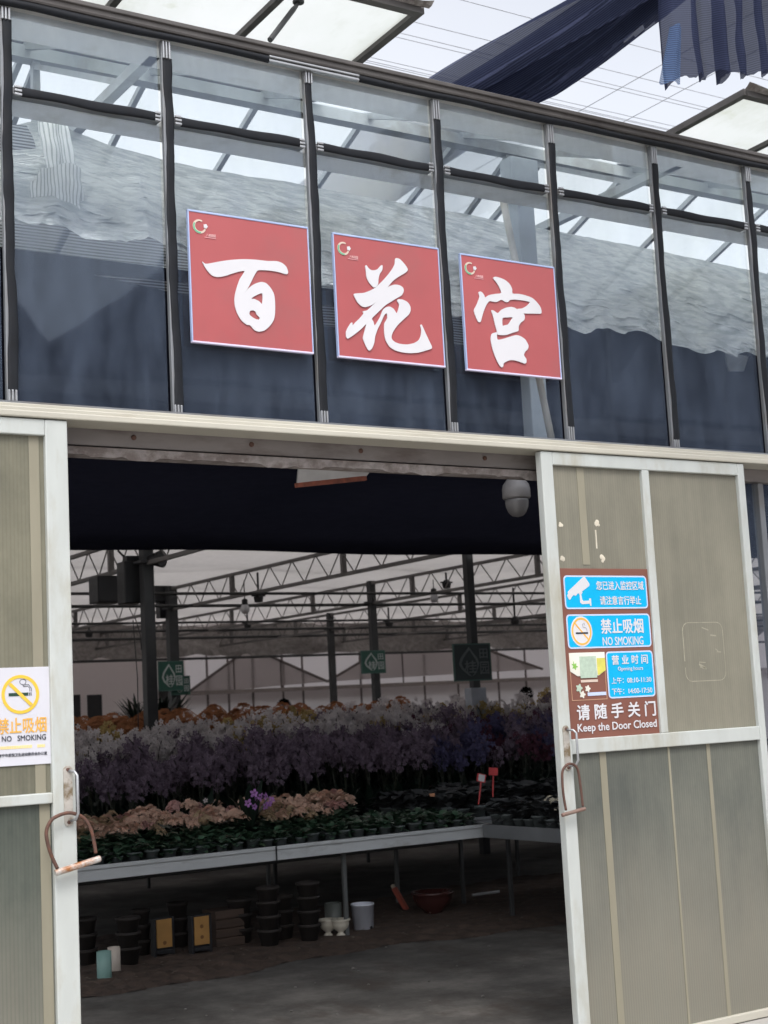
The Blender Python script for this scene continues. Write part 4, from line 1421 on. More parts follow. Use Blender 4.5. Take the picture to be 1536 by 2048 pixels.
fitting(517, 1195, 7.75, 'small black ceiling fitting right beside the left bulb lamp')
fitting(893, 1168, 10.85, 'small black ceiling fitting right beside the bulb lamp near the pale footed column')
fitting(178, 1267, 9.0, 'small black fitting hanging in front of the far left ceiling', .08)
fitting(495, 1249, 10.8, 'small black fitting below the left bulb lamp', .07)
fitting(778, 1246, 13.9, 'small black fitting right of the small middle green sign', .08)
fitting(1030, 1241, 13.9, 'small black fitting right of the nearest green sign', .08)

# speaker boxes on the left column
c = onX(219, 1175, 4.45)
t = thing('speaker_box', 'square black box jutting out left from the thick dark column', 'speaker', (c.x, c.y, c.z))
obj('box', MB().box(c.x - .16, c.y - .05, c.z - .17, c.x + .16, c.y + .22, c.z + .13, .01), BLACKP, t)
obj('front_frame', MB().box(c.x - .14, c.y - .058, c.z - .15, c.x + .14, c.y - .049, c.z + .11, .003), simple('charcoal_frame', (.03, .03, .033), .5), t)
c = onX(258, 1168, 4.5)
t = thing('speaker_box', 'tall black box strapped against the thick dark column', 'speaker', (c.x, c.y, c.z))
obj('box', MB().box(c.x - .10, c.y - .12, c.z - .22, c.x + .11, c.y + .1, c.z + .24, .012), BLACKP, t)
obj('bracket', MB().box(c.x - .06, c.y - .1, c.z + .24, c.x + .12, c.y + .02, c.z + .30, .004).tube([(c.x - .05, c.y, c.z + .3), (c.x - .12, c.y, c.z + .37)], .012, 6), BLACKP, t)
c = onX(310, 1119, 4.66)
t = thing('loudspeaker_horn', 'small round black horn on the right of the thick dark column', 'speaker', (c.x, c.y, c.z))
obj('horn', MB().lathe([(.05, -.10), (.06, -.04), (.085, .05), (.10, .09), (.07, .08)], c, 16, axis=(.5, -.85, 0)), BLACKP, t, True)
obj('bracket', MB().bar(c, (4.64, 9.24, c.z), .03, .03), BLACKP, t)
c = onX(322, 1198, 7.6)
t = thing('junction_box', 'black control box hanging left of the column with paired signs', 'box', (c.x, c.y, c.z))
obj('box', MB().box(c.x - .14, c.y - .1, c.z - .05, c.x + .14, c.y + .1, c.z + .20, .01).box(c.x - .06, c.y - .08, c.z - .30, c.x + .10, c.y + .08, c.z - .05, .01), BLACKP, t)
obj('bracket', MB().box(c.x - .02, c.y - .02, c.z + .2, c.x + .02, c.y + .02, 3.6), BLACKP, t)
wr = MB()
for (u0, v0, u1, v1, x) in ((300, 1130, 302, 1290, 4.62), (306, 1140, 309, 1480, 4.64), (266, 1240, 277, 1470, 4.5), (270, 1235, 283, 1300, 4.5)):
    a, b = onX(u0, v0, x), onX(u1, v1, x)
    wr.tube([a, a * .5 + b * .5 + Vector((.02, 0, 0)), b], .006, 5)
o = obj('cable_bundle', wr, BLACKP, None)
tag(o, 'thin black cables trailing down beside the thick left column', 'cable')

# green hanging signs 八桂田园
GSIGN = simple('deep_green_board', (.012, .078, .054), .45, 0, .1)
GSHADE = simple('shaded_green_board', (.012, .026, .028), .5, 0, .15)  # darker copy of the sign green: the nearest sign's shade put into colour
GDIM = simple('shaded_grey_brush', (.13, .15, .155), .6)  # its lettering, dimmed in colour for the same shade
GRIM = simple('green_rim', (.05, .12, .10), .5)
GLIGHT = simple('off_white_brush', (.44, .48, .47), .5)


def garden_sign(u0, v0, u1, v1, y, label, board=None, GWHITE=None):
    GWHITE = GWHITE or GLIGHT
    a, b = onY(u0, v1, y), onY(u1, v0, y)
    x0, z0, x1, z1 = a.x, a.z, b.x, b.z
    t = thing('garden_sign', label, 'sign', ((x0 + x1) / 2, y, z0), 'green garden signs on the columns')
    obj('board', MB().box(x0, y, z0, x1, y + .02, z1, .004), board or GSIGN, t)
    w_, h_ = x1 - x0, z1 - z0
    obj('rim', MB().box(x0 - .006, y - .004, z0 - .006, x1 + .006, y + .012, z0 + .008).box(x0 - .006, y - .004, z1 - .008, x1 + .006, y + .012, z1 + .006).box(x0 - .006, y - .004, z0 + .008, x0 + .012, y + .012, z1 - .008).box(x1 - .012, y - .004, z0 + .008, x1 + .006, y + .012, z1 - .008), GRIM, t)
    T = lambda s, p, q, r, s2, b=.03: text('lettering', s, x0 + w_ * p, z0 + h_ * q, x0 + w_ * r, z0 + h_ * s2, y - .003, GWHITE, t, b)
    flat_shape('brush_stroke', [[(x0 + w_ * p, z0 + h_ * q) for p, q in [(.42, .92), (.30, .78), (.18, .62), (.13, .45), (.20, .30), (.38, .14), (.47, .10), (.36, .22), (.24, .36), (.20, .47), (.25, .60), (.38, .78), (.46, .86)]]], y - .002, GWHITE, t, th=.001)
    flat_shape('brush_stroke', [[(x0 + w_ * p, z0 + h_ * q) for p, q in [(.46, .86), (.54, .74), (.64, .60), (.68, .46), (.64, .32), (.55, .16), (.47, .10), (.60, .28), (.63, .44), (.58, .58), (.48, .74), (.42, .88)]]], y - .002, GWHITE, t, th=.001)
    T('桂', .28, .20, .60, .54)
    T('田', .70, .60, .92, .86, .02)
    T('园', .70, .16, .94, .50, .02)
    return t


garden_sign(910, 1287, 979, 1362, 7.52, 'nearest and largest green garden sign, in shade on the column with pale foot', GSHADE, GDIM)
garden_sign(724, 1301, 769, 1347, 14.45, 'small middle green garden sign on a dark column')
garden_sign(318, 1322, 366, 1382, 15.28, 'left upper green garden sign of the overlapping pair')
garden_sign(343, 1352, 379, 1390, 15.36, 'lower green garden sign half hidden behind the left one')

# dome camera under the lintel
c = onY(1030, 945, .45)
DOMEW = simple('greyed_camera_plastic', (.26, .25, .255), .4, 0, .06, 6)
DOMEP = simple('smoked_dome_plastic', (.17, .165, .17), .15, 0, .06, 6)
t = thing('dome_camera', 'grey white dome security camera hanging under the lintel beside the right door', 'camera', (c.x, .45, c.z))
obj('mount', MB().lathe([(.024, -.03), (.024, .02), (.014, .026), (.014, .17)], c, 14), DOMEW, t, True)
H_ = c + Vector((0, 0, -.03))
obj('housing', MB().lathe([(.02, .01), (.045, -.005), (.068, -.035), (.073, -.06), (.073, -.10), (.066, -.108)], H_, 24), DOMEW, t, True)
obj('dome', MB().lathe([(.062, -.107), (.062, -.125), (.058, -.15), (.046, -.178), (.028, -.196), (0, -.203)], H_, 24), DOMEP, t, True)

# ================================================================== benches
HB_ = .70
RIMM = simple('galvanised_bench_rim', (.55, .57, .58), .42, .15, .08, 6, dirt=(.30, .29, .27), dirt_scale=7, dirt_amt=(.55, .75), stretch=(.4, 1, 1))
DARKRIM = simple('dull_bench_rim', (.20, .21, .22), .5, .1, .1, 6)
SLATS = simple('dark_bench_mesh', (.05, .05, .05), .6)


def bench(name_label, x0, x1, y0, y1, rim, legs, h=HB_):
    t = thing('plant_bench', name_label, 'bench', ((x0 + x1) / 2, (y0 + y1) / 2, 0))
    tb = MB().box(x0 + .02, y0 + .02, h - .045, x1 - .02, y1 - .02, h - .02)
    obj('bench_top', tb, SLATS, t)
    r = MB()
    r.box(x0, y0, h - .085, x1, y0 + .02, h + .012, .004).box(x0, y1 - .02, h - .085, x1, y1, h + .012, .004)
    r.box(x0, y0 + .02, h - .085, x0 + .02, y1 - .02, h + .012, .004).box(x1 - .02, y0 + .02, h - .085, x1, y1 - .02, h + .012, .004)
    r.box(x0, y0 - .014, h - .012, x1, y0, h + .012, .003)
    obj('rim', r, rim, t)
    for (x, y) in legs:
        obj('leg', MB().box(x - .014, y - .014, 0, x + .014, y + .014, h - .086, .003), STEEL if rim is DARKRIM else simple('bench_leg', (.12, .125, .125), .45, .2), t)
    obj('crossbar', MB().box(x0 + .1, y0 + .32, h - .14, x1 - .1, y0 + .36, h - .10), SLATS, t)
    return t


# front edge of the long bench, back from the doorway
XC = 4.87
bench('long front bench with pale metal rim carrying peach flowers and seedlings', .6, XC, 3.62, 5.0, RIMM, [(1.2, 3.75), (3.62, 3.75), (1.2, 4.9), (3.62, 4.9), (4.8, 4.9)])
bench('dark side bench at the right with dusty grey plants', XC - .12, 6.9, 1.1, 3.60, DARKRIM, [(4.85, 1.25), (5.06, 2.7), (4.9, 3.5), (6.8, 1.25), (6.8, 3.5)])
bench('wide middle bench crowded with purple and white orchids', 1.2, 12.5, 5.35, 8.3, DARKRIM, [(x, y) for x in (1.4, 4, 6.5, 9, 12.3) for y in (5.5, 8.1)])
bench('far bench of orange flowers in front of the end wall', 2.0, 18, 9.2, 13.4, DARKRIM, [(x, y) for x in (2.3, 6, 10, 14, 17.7) for y in (9.4, 13.2)])
o = obj('rim_joint', MB().box(3.0, 3.603, HB_ - .086, 3.012, 3.6055, HB_ + .012), STEEL, bpy.data.objects['plant_bench'])

# ================================================================== plants
LEAFD = simple('dark_orchid_leaf', (.010, .020, .013), .35, 0, .35, 14)
LEAFG = simple('kalanchoe_leaf', (.065, .13, .08), .35, 0, .5, 20, dirt=(.14, .17, .08), dirt_scale=14)
LEAFGREY = simple('dusty_grey_leaf', (.075, .08, .082), .6, 0, .35, 16)
STEMM = simple('green_stem', (.018, .022, .010), .5, 0, .3)
POTM = simple('grey_plastic_pot', (.13, .15, .15), .5, 0, .2, 6)
POTB = simple('black_plastic_pot', (.02, .02, .022), .5, 0, .2, 6)


def petal_mat(name, col, var=.25):
    m, nt, p = mat(name)
    f = noise(nt, 22, 3)
    c = ramp(nt, f, [(.3, tuple(x * (1 - var) for x in col)), (.7, tuple(min(1, x * (1 + var)) for x in col))])
    out(nt, mix_shader(nt, .3, bsdf(nt, 'ShaderNodeBsdfDiffuse', c), bsdf(nt, 'ShaderNodeBsdfTranslucent', c)))
    return m


PETALS = dict(purple=petal_mat('purple_petal', (.24, .185, .24)), violet=petal_mat('violet_petal', (.13, .12, .22)), white=petal_mat('white_petal', (.66, .61, .61), .12),
              maroon=petal_mat('maroon_petal', (.13, .055, .08)), yellow=petal_mat('yellow_petal', (.45, .34, .15)), orange=petal_mat('orange_petal', (.36, .165, .085)),
              peach=petal_mat('peach_petal', (.80, .56, .44)), pink=petal_mat('bright_purple_petal', (.52, .25, .62)), rose=petal_mat('rose_petal', (.74, .46, .42)), tan=petal_mat('faded_tan_petal', (.60, .46, .31)), cream=petal_mat('cream_petal', (.7, .64, .5)))


def flower(mb, c, d, size, n, rnd, cup=.25, wide=.62):
    d = Vector(d).normalized()
    s = d.cross(Vector((0, 0, 1)))
    if s.length < .05: s = Vector((1, 0, 0))
    s.normalize()
    u = s.cross(d)
    a0 = rnd.random() * 6
    for k in range(n):
        a = a0 + 2 * pi * k / n
        r = size * rnd.uniform(.8, 1.1)
        e = s * cos(a) + u * sin(a)
        f = s * -sin(a) + u * cos(a)
        w_ = r * wide
        b = c + e * r * .12
        m1, m2 = c + e * r * .42 + d * r * cup * .7, c + e * r * .82 + d * r * cup
        mb.add([b, m1 + f * w_ * .5, m2 + f * w_ * .46, c + e * r * 1.03 + d * r * cup * .6, m2 - f * w_ * .46, m1 - f * w_ * .5], [(0, 1, 2, 3, 4, 5)])


def leaf(mb, c, d, L_, w_, droop, rnd, seg=3):
    d = Vector(d).normalized()
    s = Vector((-d.y, d.x, 0))
    if s.length < .01: s = Vector((1, 0, 0))
    s.normalize()
    vs = []
    for k in range(seg + 1):
        t = k / seg
        wd = w_ * (sin(pi * (.12 + .86 * t)) ** .8)
        p = c + d * L_ * t + Vector((0, 0, -droop * t * t))
        vs += [p - s * wd + Vector((0, 0, .25 * wd)), p, p + s * wd + Vector((0, 0, .25 * wd))]
    fs = []
    for k in range(seg):
        b = k * 3
        fs += [(b, b + 1, b + 4, b + 3), (b + 1, b + 2, b + 5, b + 4)]
    mb.add(vs, fs)


def pot_mesh(r, h, m):
    return MB().lathe([(r * .72, 0), (r * .95, h * .86), (r * 1.06, h * .87), (r * 1.06, h), (r * .92, h), (r * .88, h * .9), (0, h * .88)], (0, 0, 0), 10).mesh('pot', m, True)


def orchid_proto(seed, color, H=.80, nf=26, fs=.031, stems=3):
    rnd = random.Random(seed)
    F, St, Lf = MB(), MB(), MB()
    for q in range(stems):
        a = rnd.uniform(0, 2 * pi)
        lean = rnd.uniform(.08, .20)
        h = H * rnd.uniform(.82, 1.08)
        P = []
        for k in range(9):
            t = k / 8
            P.append(Vector((cos(a) * lean * t ** 2.2, sin(a) * lean * t ** 2.2, .1 + h * (t - .16 * t ** 5))))
        St.tube(P, .0045, 4, False)
        for k in range(nf):
            t = .60 + .40 * k / (nf - 1)
            i = min(7, int(t * 8))
            p = P[i] + (P[i + 1] - P[i]) * (t * 8 - i)
            off = Vector((rnd.uniform(-1, 1), rnd.uniform(-1, .6), rnd.uniform(-.5, .5))) * .075
            flower(F, p + off, (rnd.uniform(-.7, .7), rnd.uniform(-1.2, -.2), rnd.uniform(-.2, .5)), fs * rnd.uniform(.8, 1.15), 5, rnd)
    for k in range(12):
        a = k * 1.05 + rnd.random()
        leaf(Lf, Vector((0, 0, .09)), (cos(a), sin(a), rnd.uniform(.5, 1.2) + (1.6 if k > 5 else 0)), rnd.uniform(.16, .26) + (.16 if k > 5 else 0), .034, rnd.uniform(.06, .14), rnd)
    return dict(flower_spray=F.mesh('flower_spray', PETALS[color]), stem=St.mesh('stem', STEMM), leaves=Lf.mesh('leaves', LEAFD, True))


def kal_proto(seed, color, r=.062, H=.15, n=52, leafm=None, lr=.075, nl=26, flowers=True):
    rnd = random.Random(seed)
    F, Lf = MB(), MB()
    if flowers:
        heads = [(rnd.uniform(-.035, .035), rnd.uniform(-.035, .035), H * rnd.uniform(.9, 1.25)) for _ in range(4)]
        for hx, hy, hz in heads:
            for k in range(n // 2):
                a, b = rnd.uniform(0, 2 * pi), rnd.uniform(.0, 1)
                rr = r * .55
                p = Vector((hx + rr * cos(a) * b, hy + rr * sin(a) * b, hz + rr * .7 * (1 - b * b)))
                flower(F, p, (cos(a) * b + rnd.uniform(-.4, .4), sin(a) * b - .5 + rnd.uniform(-.4, .4), .8), .0105 * rnd.uniform(.8, 1.25), 4, rnd, .2, .8)
    for k in range(nl):
        a = rnd.uniform(0, 2 * pi)
        z = rnd.uniform(.035, H * .85)
        leaf(Lf, Vector((.012 * cos(a), .012 * sin(a), z)), (cos(a), sin(a), rnd.uniform(.1, .8)), lr * rnd.uniform(.7, 1.15), .024 * rnd.uniform(.8, 1.2), .02, rnd, 3)
    d = dict(leaves=Lf.mesh('leaves', leafm or LEAFG, True))
    if flowers: d['flower_head'] = F.mesh('flower_head', PETALS[color])
    return d


POT_O, POT_K = pot_mesh(.06, .11, POTB), pot_mesh(.046, .075, POTM)


def put(proto, pot, name, label, cat, group, x, y, z, rz, s=1.0):
    r = bpy.data.objects.new(name, None)
    r.empty_display_size = .05
    COL.objects.link(r)
    r.location = (x, y, z)
    r.rotation_euler = (0, 0, rz)
    r.scale = (s, s, s)
    tag(r, label, cat, group)
    for nm, me in list(proto.items()) + ([('pot', pot)] if pot else []):
        c = bpy.data.objects.new(nm, me)
        COL.objects.link(c)
        c.parent = r
    return r


rnd = random.Random(11)
ORCH = {c: [orchid_proto(50 + 7 * i + hash_, c) for i in range(3)] for hash_, c in ((0, 'purple'), (1, 'white'), (2, 'violet'), (3, 'maroon'), (4, 'yellow'))}
LAB = dict(purple='potted orchid with arching sprays of pale purple flowers on the middle bench', white='potted orchid with white flower sprays rising behind the purple ones',
           violet='potted orchid with blue violet flowers at the right of the purple mass', maroon='potted orchid with dark maroon flowers near the pale column foot', yellow='potted orchid with yellow flowers standing among the white and purple ones')
ZB = HB_ - .02


def vis(x, y, z, m=.5):
    d = Vector((x, y, z)) - CAM
    f = d.dot(CF)
    u = IW / 2 + FPX * d.dot(CR) / f
    return 100 < u < 1160


for j in range(15):
    y = 5.45 + j * .185
    x = 1.4
    while x < 11:
        px = x + rnd.uniform(-.06, .06)
        if vis(px, y, 1.3):
            u = IW / 2 + FPX * (Vector((px, y, 1.3)) - CAM).dot(CR) / (Vector((px, y, 1.3)) - CAM).dot(CF)
            r = rnd.random()
            if j < 8:
                c = 'purple'
                if u > 840 and r < .40: c = 'violet'
                elif u > 880 and r < .62: c = 'maroon'
                elif j >= 6 and r < .12: c = 'yellow'
                elif j >= 6 and r < .30: c = 'white'
            else:
                c = 'white'
                if u > 820: c = 'purple' if r < .38 else ('yellow' if r < .55 else ('maroon' if r < .68 else 'white'))
                elif r < .10: c = 'yellow'
                elif r < .2: c = 'purple'
            # sprays lean out over the front edge at the left end
            s = (.80 + .026 * j) * rnd.uniform(.88, 1.08) * (.80 + .20 * min(1, max(0, (u - 140) / 380)) if j < 6 else .90 + .10 * min(1, max(0, (u - 140) / 600)))
            if c == 'purple' and rnd.random() < .10: c = 'white' if j >= 5 else 'purple'
            put(rnd.choice(ORCH[c]), POT_O, 'potted_orchid', LAB[c], 'orchid', '%s orchids on the middle bench' % c, px, y + rnd.uniform(-.05, .05), ZB, rnd.uniform(-.9, .9), s)
        x += .235

ORG = [kal_proto(300 + i, 'orange', r=.15, H=.40, n=150, lr=.13, nl=30) for i in range(3)]
for q in ORG:
    pass
for j in range(7):
    y = 9.45 + j * .5
    x = 3
    while x < 16:
        if vis(x, y, 1.6) and IW / 2 + FPX * (Vector((x, y, 1.6)) - CAM).dot(CR) / (Vector((x, y, 1.6)) - CAM).dot(CF) < 800:
            put(rnd.choice(ORG), POT_O, 'potted_flower', 'potted bushy plant topped with orange flowers on the far bench', 'flower', 'orange flowers on the far bench', x + rnd.uniform(-.08, .08), y + rnd.uniform(-.1, .1), ZB, rnd.uniform(0, 6), rnd.uniform(1.75, 2.05))
        x += .34
# darker spiky foliage behind the orange row at the left
SPK = MB()
r2 = random.Random(5)
for k in range(60):
    a = r2.uniform(0, 2 * pi)
    leaf(SPK, Vector((.1 * cos(a), .1 * sin(a), r2.uniform(.1, .5))), (cos(a), sin(a), r2.uniform(.5, 2)), r2.uniform(.25, .5), .02, .08, r2, 4)
SPK = dict(fronds=SPK.mesh('fronds', LEAFD, True))
for i, (u, v) in enumerate(((445, 1440), (470, 1432), (492, 1428), (520, 1436))):
    p = onY(u, v + 20, 12.6)
    lab = ('dark spiky green plant at the far left above the orange flowers', 'dark spiky green plant, second from the left above the orange flowers', 'dark spiky green plant, third from the left above the orange flowers', 'dark spiky green plant nearest the middle above the orange flowers')[i]
    p2 = onY(u - 170 - i * 3, v - 2, 12.2)
    put(SPK, POT_O, 'spiky_plant', lab, 'plant', 'dark spiky plants behind the orange flowers', p2.x, p2.y, 1.25, i * 1.3, .9)
for (u, v, lab) in ((568, 1414, 'round dark leafy plant above the orange flowers in front of the left gable'), (1053, 1388, 'round dark leafy plant above the white orchids beside the right door')):
    p = onY(u, v, 12.5)
    bush = MB()
    r2 = random.Random(int(u))
    for k in range(160):
        d = Vector((r2.gauss(0, 1), r2.gauss(0, 1), r2.gauss(0, 1))).normalized()
        leaf(bush, d * .07, d, .05, .03, .0, r2, 2)
    bush2 = dict(foliage=bush.mesh('foliage', simple('blackish_leaf', (.006, .007, .006), .9, spec=.05), True), stem=MB().tube([(0, 0, 0), (.01, 0, -.9)], .012, 5).mesh('stem', STEMM))
    put(bush2, None, 'round_plant', lab, 'plant', None, p.x, p.y, p.z, 0, 1.0)

# front bench: peach kalanchoes, then leafy seedlings
PEA = [kal_proto(400 + i, c_) for i, c_ in enumerate(('peach', 'peach', 'rose', 'peach', 'tan', 'peach'))]
GRN = [kal_proto(500 + i, None, H=.13, lr=.08, nl=30, flowers=False) for i in range(4)]
n = 0
for j in range(7):
    y = 3.74 + j * .125
    x = 1.55
    while x < XC - .08:
        px = x + rnd.uniform(-.02, .02)
        if vis(px, y, .8):
            edge = 3.52 + .10 * j
            if px < edge and j in (2, 3, 4, 5, 6):
                put(rnd.choice(PEA), POT_K, 'potted_kalanchoe', 'small potted plant with peach flower heads in the rows on the front bench', 'flower', 'peach flowered pots on the front bench', px, y, ZB, rnd.uniform(0, 6), rnd.uniform(1.0, 1.28) * (1 + .05 * j))
            else:
                put(rnd.choice(GRN), POT_K, 'potted_seedling', 'small leafy green potted plant without flowers on the front bench', 'plant', 'leafy green pots on the front bench', px, y, ZB, rnd.uniform(0, 6), rnd.uniform(.85, 1.15))
        x += .122
# dusty plants on the side bench
GRY = [kal_proto(600 + i, 'cream', H=.16, lr=.09, nl=34, leafm=LEAFGREY, flowers=(i == 0), n=8) for i in range(3)]
for j in range(14):
    y = 1.9 + j * .125
    for k in range(7):
        x = XC - .02 + k * .13
        if vis(x, y, .8):
            put(rnd.choice(GRY[1:] if rnd.random() < .85 else GRY), POT_K, 'dusty_plant', 'small dusty grey leafed potted plant on the side bench at the right', 'plant', 'dusty grey plants on the side bench', x, y, ZB, rnd.uniform(0, 6), rnd.uniform(.8, 1.5))
for j in range(5):
    for k in range(12):
        x, y = 4.6 + k * .16, 4.35 + j * .2
        if vis(x, y, .9) and x > 4.9:
            put(rnd.choice(GRY[1:]), POT_K, 'dusty_plant', 'small dusty grey leafed potted plant on the side bench at the right', 'plant', 'dusty grey plants on the side bench', x, y, ZB - .02, rnd.uniform(0, 6), rnd.uniform(1.4, 2.0))
bench('narrow dark bench carrying grey plants beyond the corner', 4.95, 7.4, 4.2, 5.25, DARKRIM, [(5.1, 4.4), (7.2, 4.4), (7.2, 5.1)])
# single bright orchid among the peach pots and one white bloom
pk = orchid_proto(77, 'pink', H=.30, nf=6, fs=.026, stems=2)
p = onY(500, 1640, 4.0)
put(pk, POT_K, 'potted_orchid', 'single short orchid with bright purple flowers among the peach pots', 'orchid', None, p.x, p.y, ZB, 0, 1.15)
p = onY(410, 1640, 4.5)
put(orchid_proto(78, 'white', H=.25, nf=3, fs=.022, stems=1), POT_K, 'potted_orchid', 'single tiny white orchid bloom in the dark gap behind the peach pots', 'orchid', None, p.x, p.y, ZB, 0, 1.0)

# price tags on sticks
TAGR = simple('red_tag', (.62, .05, .055), .45)
TAGW = simple('white_tag', (.68, .68, .70), .45)


def price_tag(u, v, y, w_, h_, tilt, mface, label, inner=None):
    c = onY(u, v, y)
    t = thing('price_tag', label, 'tag', (c.x, c.y, c.z - .35))
    R_ = Matrix.Rotation(tilt, 3, 'Y')

    def pl(w1, h1, yy, th):
        m_ = MB().box(-w1, yy, -h1, w1, yy + th, h1, .002)
        m_.v = [tuple(R_ @ Vector(q) + c) for q in m_.v]
        return m_
    obj('card', pl(w_, h_, 0, .006), mface, t)
    if inner: obj('inset', pl(w_ * .72, h_ * .82, -.002, .003), inner, t)
    obj('stick', MB().tube([c + Vector((0, .006, -h_ * .6)), c + Vector((-.05 * sin(tilt) * 3, .01, -.20))], .006, 6), TAGR, t)


price_tag(963, 1556, 4.05, .042, .032, radians(14), TAGR, 'tilted white price card with red border on a stick', TAGW)
price_tag(987, 1543, 4.12, .044, .030, radians(6), TAGR, 'plain red price card on a red stick')
c = onY(865, 1590, 4.1)
o = obj('plant_label', MB().box(c.x - .022, c.y, c.z - .012, c.x + .022, c.y + .004, c.z + .012, .001).box(c.x - .03, c.y, c.z + .002, c.x - .022, c.y + .004, c.z + .012), simple('orange_label', (.55, .25, .13), .5), None)
tag(o, 'small orange plant label lying among the green seedlings', 'label')
o.location.z += 0

# ================================================================== under the front bench
def G(u, v):
    return onZ(u, v, 0.03)


def tubpot(u, v, r, h, m, name, label, prof=None, cat='pot'):
    p = G(u, v)
    t = thing(name, label, cat, (p.x, p.y, .03))
    obj('body', MB().lathe(prof or [(r * .92, 0), (r, .006), (r, h), (r * .86, h), (r * .84, h * .3), (0, h * .3)], (p.x, p.y, .03), 20), m, t, True)
    return t, p


tubpot(209, 1957, .046, .165, simple('teal_plastic', (.20, .34, .31), .5, 0, .06), 'plastic_pot', 'pale teal cylinder pot on the soil at the far left under the bench')
tubpot(229, 1944, .040, .155, simple('cream_plastic', (.50, .44, .38), .5, 0, .06), 'plastic_pot', 'cream cylinder pot tucked behind the pale teal one')
DKB = simple('dark_brown_basket', (.022, .017, .015), .8, 0, .4, 30)
for (u, v, k_, lab) in ((258, 1930, 3, 'stack of dark patterned pots behind the cream cylinder pot'), (540, 1893, 4, 'stack of dark pots with a red mark beside the brown crate'), (620, 1882, 4, 'stack of dark pots beside the white urn')):
    p = G(u, v)
    t = thing('pot_stack', lab, 'pots', (p.x, p.y, .03))
    for i in range(k_):
        z = .03 + i * .095
        obj('pot', MB().lathe([(.055, z), (.078, z + .10), (.084, z + .10), (.084, z + .118), (.07, z + .118), (.05, z + .02)], (p.x, p.y, 0), 16), DKB, t, True)
for (u, v, k_, r_, lab) in ((185, 1935, 3, .075, 'dark pot stack hidden at the far left behind the teal pot'), (298, 1915, 3, .06, 'low dark pot stack between the cream pot and the orange card stand'),
                           (497, 1890, 3, .085, 'wide dark drum stack between the brown crate and the red marked pots'), (585, 1882, 3, .07, 'dark pot stack in the gap between two taller stacks'), (372, 1898, 3, .07, 'dark pot stack behind the gap of the two orange card stands')):
    p = G(u, v)
    t = thing('pot_stack', lab, 'pots', (p.x, p.y + .12, .03))
    for i in range(k_):
        z = .03 + i * .10
        obj('pot', MB().lathe([(r_ * .8, z), (r_, z + .085), (r_ * 1.08, z + .087), (r_ * 1.08, z + .108), (r_ * .9, z + .108), (r_ * .7, z + .02)], (p.x, p.y + .12, 0), 16), DKB, t, True)
ORC = simple('orange_card', (.36, .19, .055), .6, 0, .15, 8)
for (u, v, lab) in ((329, 1913, 'black stand with a plain orange card, nearer the teal pot'), (404, 1907, 'black stand with an orange card bearing two dark marks, beside the brown crate')):
    p = G(u, v)
    t = thing('card_stand', lab, 'stand', (p.x, p.y, .03))
    obj('frame', MB().box(p.x - .075, p.y - .01, .03, p.x - .058, p.y + .05, .285, .003).box(p.x + .058, p.y - .01, .03, p.x + .075, p.y + .05, .285, .003).box(p.x - .058, p.y, .075, p.x + .058, p.y + .05, .285, .003).box(p.x - .058, p.y - .02, .05, p.x + .058, p.y + .02, .075, .003), BLACKP, t)
    obj('card', MB().box(p.x - .055, p.y - .012, .09, p.x + .055, p.y - .0005, .275, .001), ORC, t)
    mk = MB()
    for z in ((.21, .14) if u > 380 else (.12,)):
        mk.lathe([(0, 0), (.014, 0), (.012, .001), (0, .001)], (p.x, p.y - .0121, z), 7, axis=(0, -1, 0))
    obj('dark_mark', mk, simple('smudge_print', (.16, .07, .02), .6), t)
p = G(462, 1893)
t = thing('wooden_crate', 'dim brown crate between the orange card stand and the dark pots', 'crate', (p.x, p.y, .03))
BRW = simple('brown_crate_wood', (.07, .046, .035), .8, 0, .3, 6, stretch=(.4, 1, 5))
for i in range(4):
    obj('slat', MB().box(p.x - .11, p.y, .035 + i * .062, p.x + .11, p.y + .015, .09 + i * .062, .003), BRW, t)
obj('box', MB().box(p.x - .105, p.y + .0155, .03, p.x + .105, p.y + .22, .275, .003), BRW, t)
URN = simple('white_urn_glaze', (.58, .54, .45), .4, 0, .06)
up = [(.034, 0), (.03, .012), (.018, .022), (.02, .03), (.05, .055), (.062, .085), (.060, .10), (.072, .108), (.072, .118), (.055, .118), (.045, .08), (0, .07)]
for (u, lab) in ((657, 'white footed urn pot on the left of the bench leg'), (682, 'white footed urn pot on the right of the bench leg')):
    p = G(u, 1872)
    t = thing('urn_pot', lab, 'pot', (p.x, p.y, .03))
    obj('body', MB().lathe([(r, z + .03) for r, z in up], (p.x, p.y, 0), 20), URN, t, True)
p = G(672, 1868)
t, _ = tubpot(668, 1862, .062, .20, simple('dull_grey_bucket', (.10, .11, .10), .5), 'grey_bucket', 'dull grey bucket standing behind the two white urns')
p = G(727, 1858)
t = thing('white_bucket', 'white straight bucket beside the white urns under the bench', 'bucket', (p.x, p.y, .03))
obj('body', MB().lathe([(.075, .03), (.083, .20), (.087, .20), (.087, .212), (.078, .212), (.07, .06), (0, .05)], (p.x, p.y, 0), 24), simple('clean_white_bucket', (.70, .72, .80), .4, 0, .03), t, True)
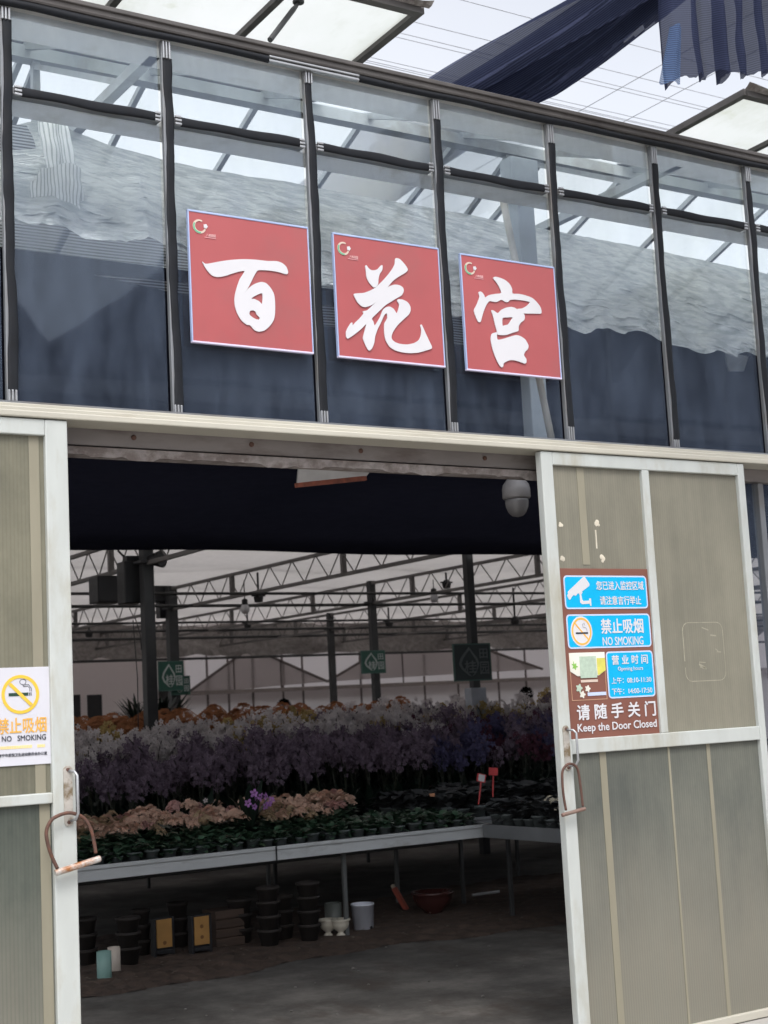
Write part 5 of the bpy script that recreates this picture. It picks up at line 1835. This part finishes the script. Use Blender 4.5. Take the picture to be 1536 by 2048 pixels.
obj('notch', MB().lathe([(.012, -.002), (.008, .002), (0, .002)], (p.x + .02, p.y - .0775, .045), 8, axis=(0, -1, 0)), BLACKP, t)
a, b = onY(788, 1776, 4.6), onY(818, 1828, 4.5)
t = thing('red_tool', 'orange red bar leaning in the dark left of the brown bowl', 'tool', (b.x, b.y, b.z))
obj('bar', MB().bar(a, b, .045, .03), simple('red_enamel', (.32, .065, .04), .45), t)
obj('tip', MB().bar(a + (a - b) * .12, a, .03, .02), simple('pale_tip', (.45, .38, .30), .5), t)
p = G(867, 1826)
t = thing('glazed_bowl', 'wide red brown glazed bowl pot on the floor in the dark', 'pot', (p.x, p.y, .03))
obj('body', MB().lathe([(.07, .03), (.075, .05), (.125, .09), (.15, .14), (.152, .17), (.165, .178), (.165, .195), (.14, .195), (.12, .12), (0, .08)], (p.x, p.y, 0), 26), simple('oxblood_glaze', (.06, .022, .02), .25, 0, .2), t, True)
a, b = onZ(945, 1790, .08), onZ(998, 1783, .08)
o = obj('grey_stick', MB().tube([a, b], .012, 6), simple('grey_wood_stick', (.34, .34, .35), .7), None)
tag(o, 'pale grey stick lying on the dark floor right of the bowl', 'stick')
# litter on the soil
LIT = simple('dry_litter', (.16, .13, .10), .8, 0, .4, 30)
r3 = random.Random(3)
lit = MB()
for k in range(170):
    x, y = r3.uniform(1.2, 6.2), r3.uniform(3.2, 4.6)
    a = r3.uniform(0, 6)
    leaf(lit, Vector((x, y, .042 + .006 * r3.random())), (cos(a), sin(a), .25), r3.uniform(.015, .05), r3.uniform(.004, .012), .004, r3, 2)
o = obj('dry_leaves', lit, LIT)
tag(o, 'dry leaf litter scattered over the soil under the bench', 'litter', None, 'stuff')
r3 = random.Random(8)
peb = MB()
for k in range(60):
    x, y = r3.uniform(.6, 5.4), r3.uniform(1.2, 3.3)
    s = r3.uniform(.004, .013)
    peb.lathe([(s * .5, 0), (s, s * .4), (s * .5, s * .8)], (x, y, .004), 6)
o = obj('gravel', peb, simple('grit', (.15, .14, .13), .9, 0, .4, 40))
tag(o, 'loose grit scattered on the dim concrete floor', 'gravel', None, 'stuff')
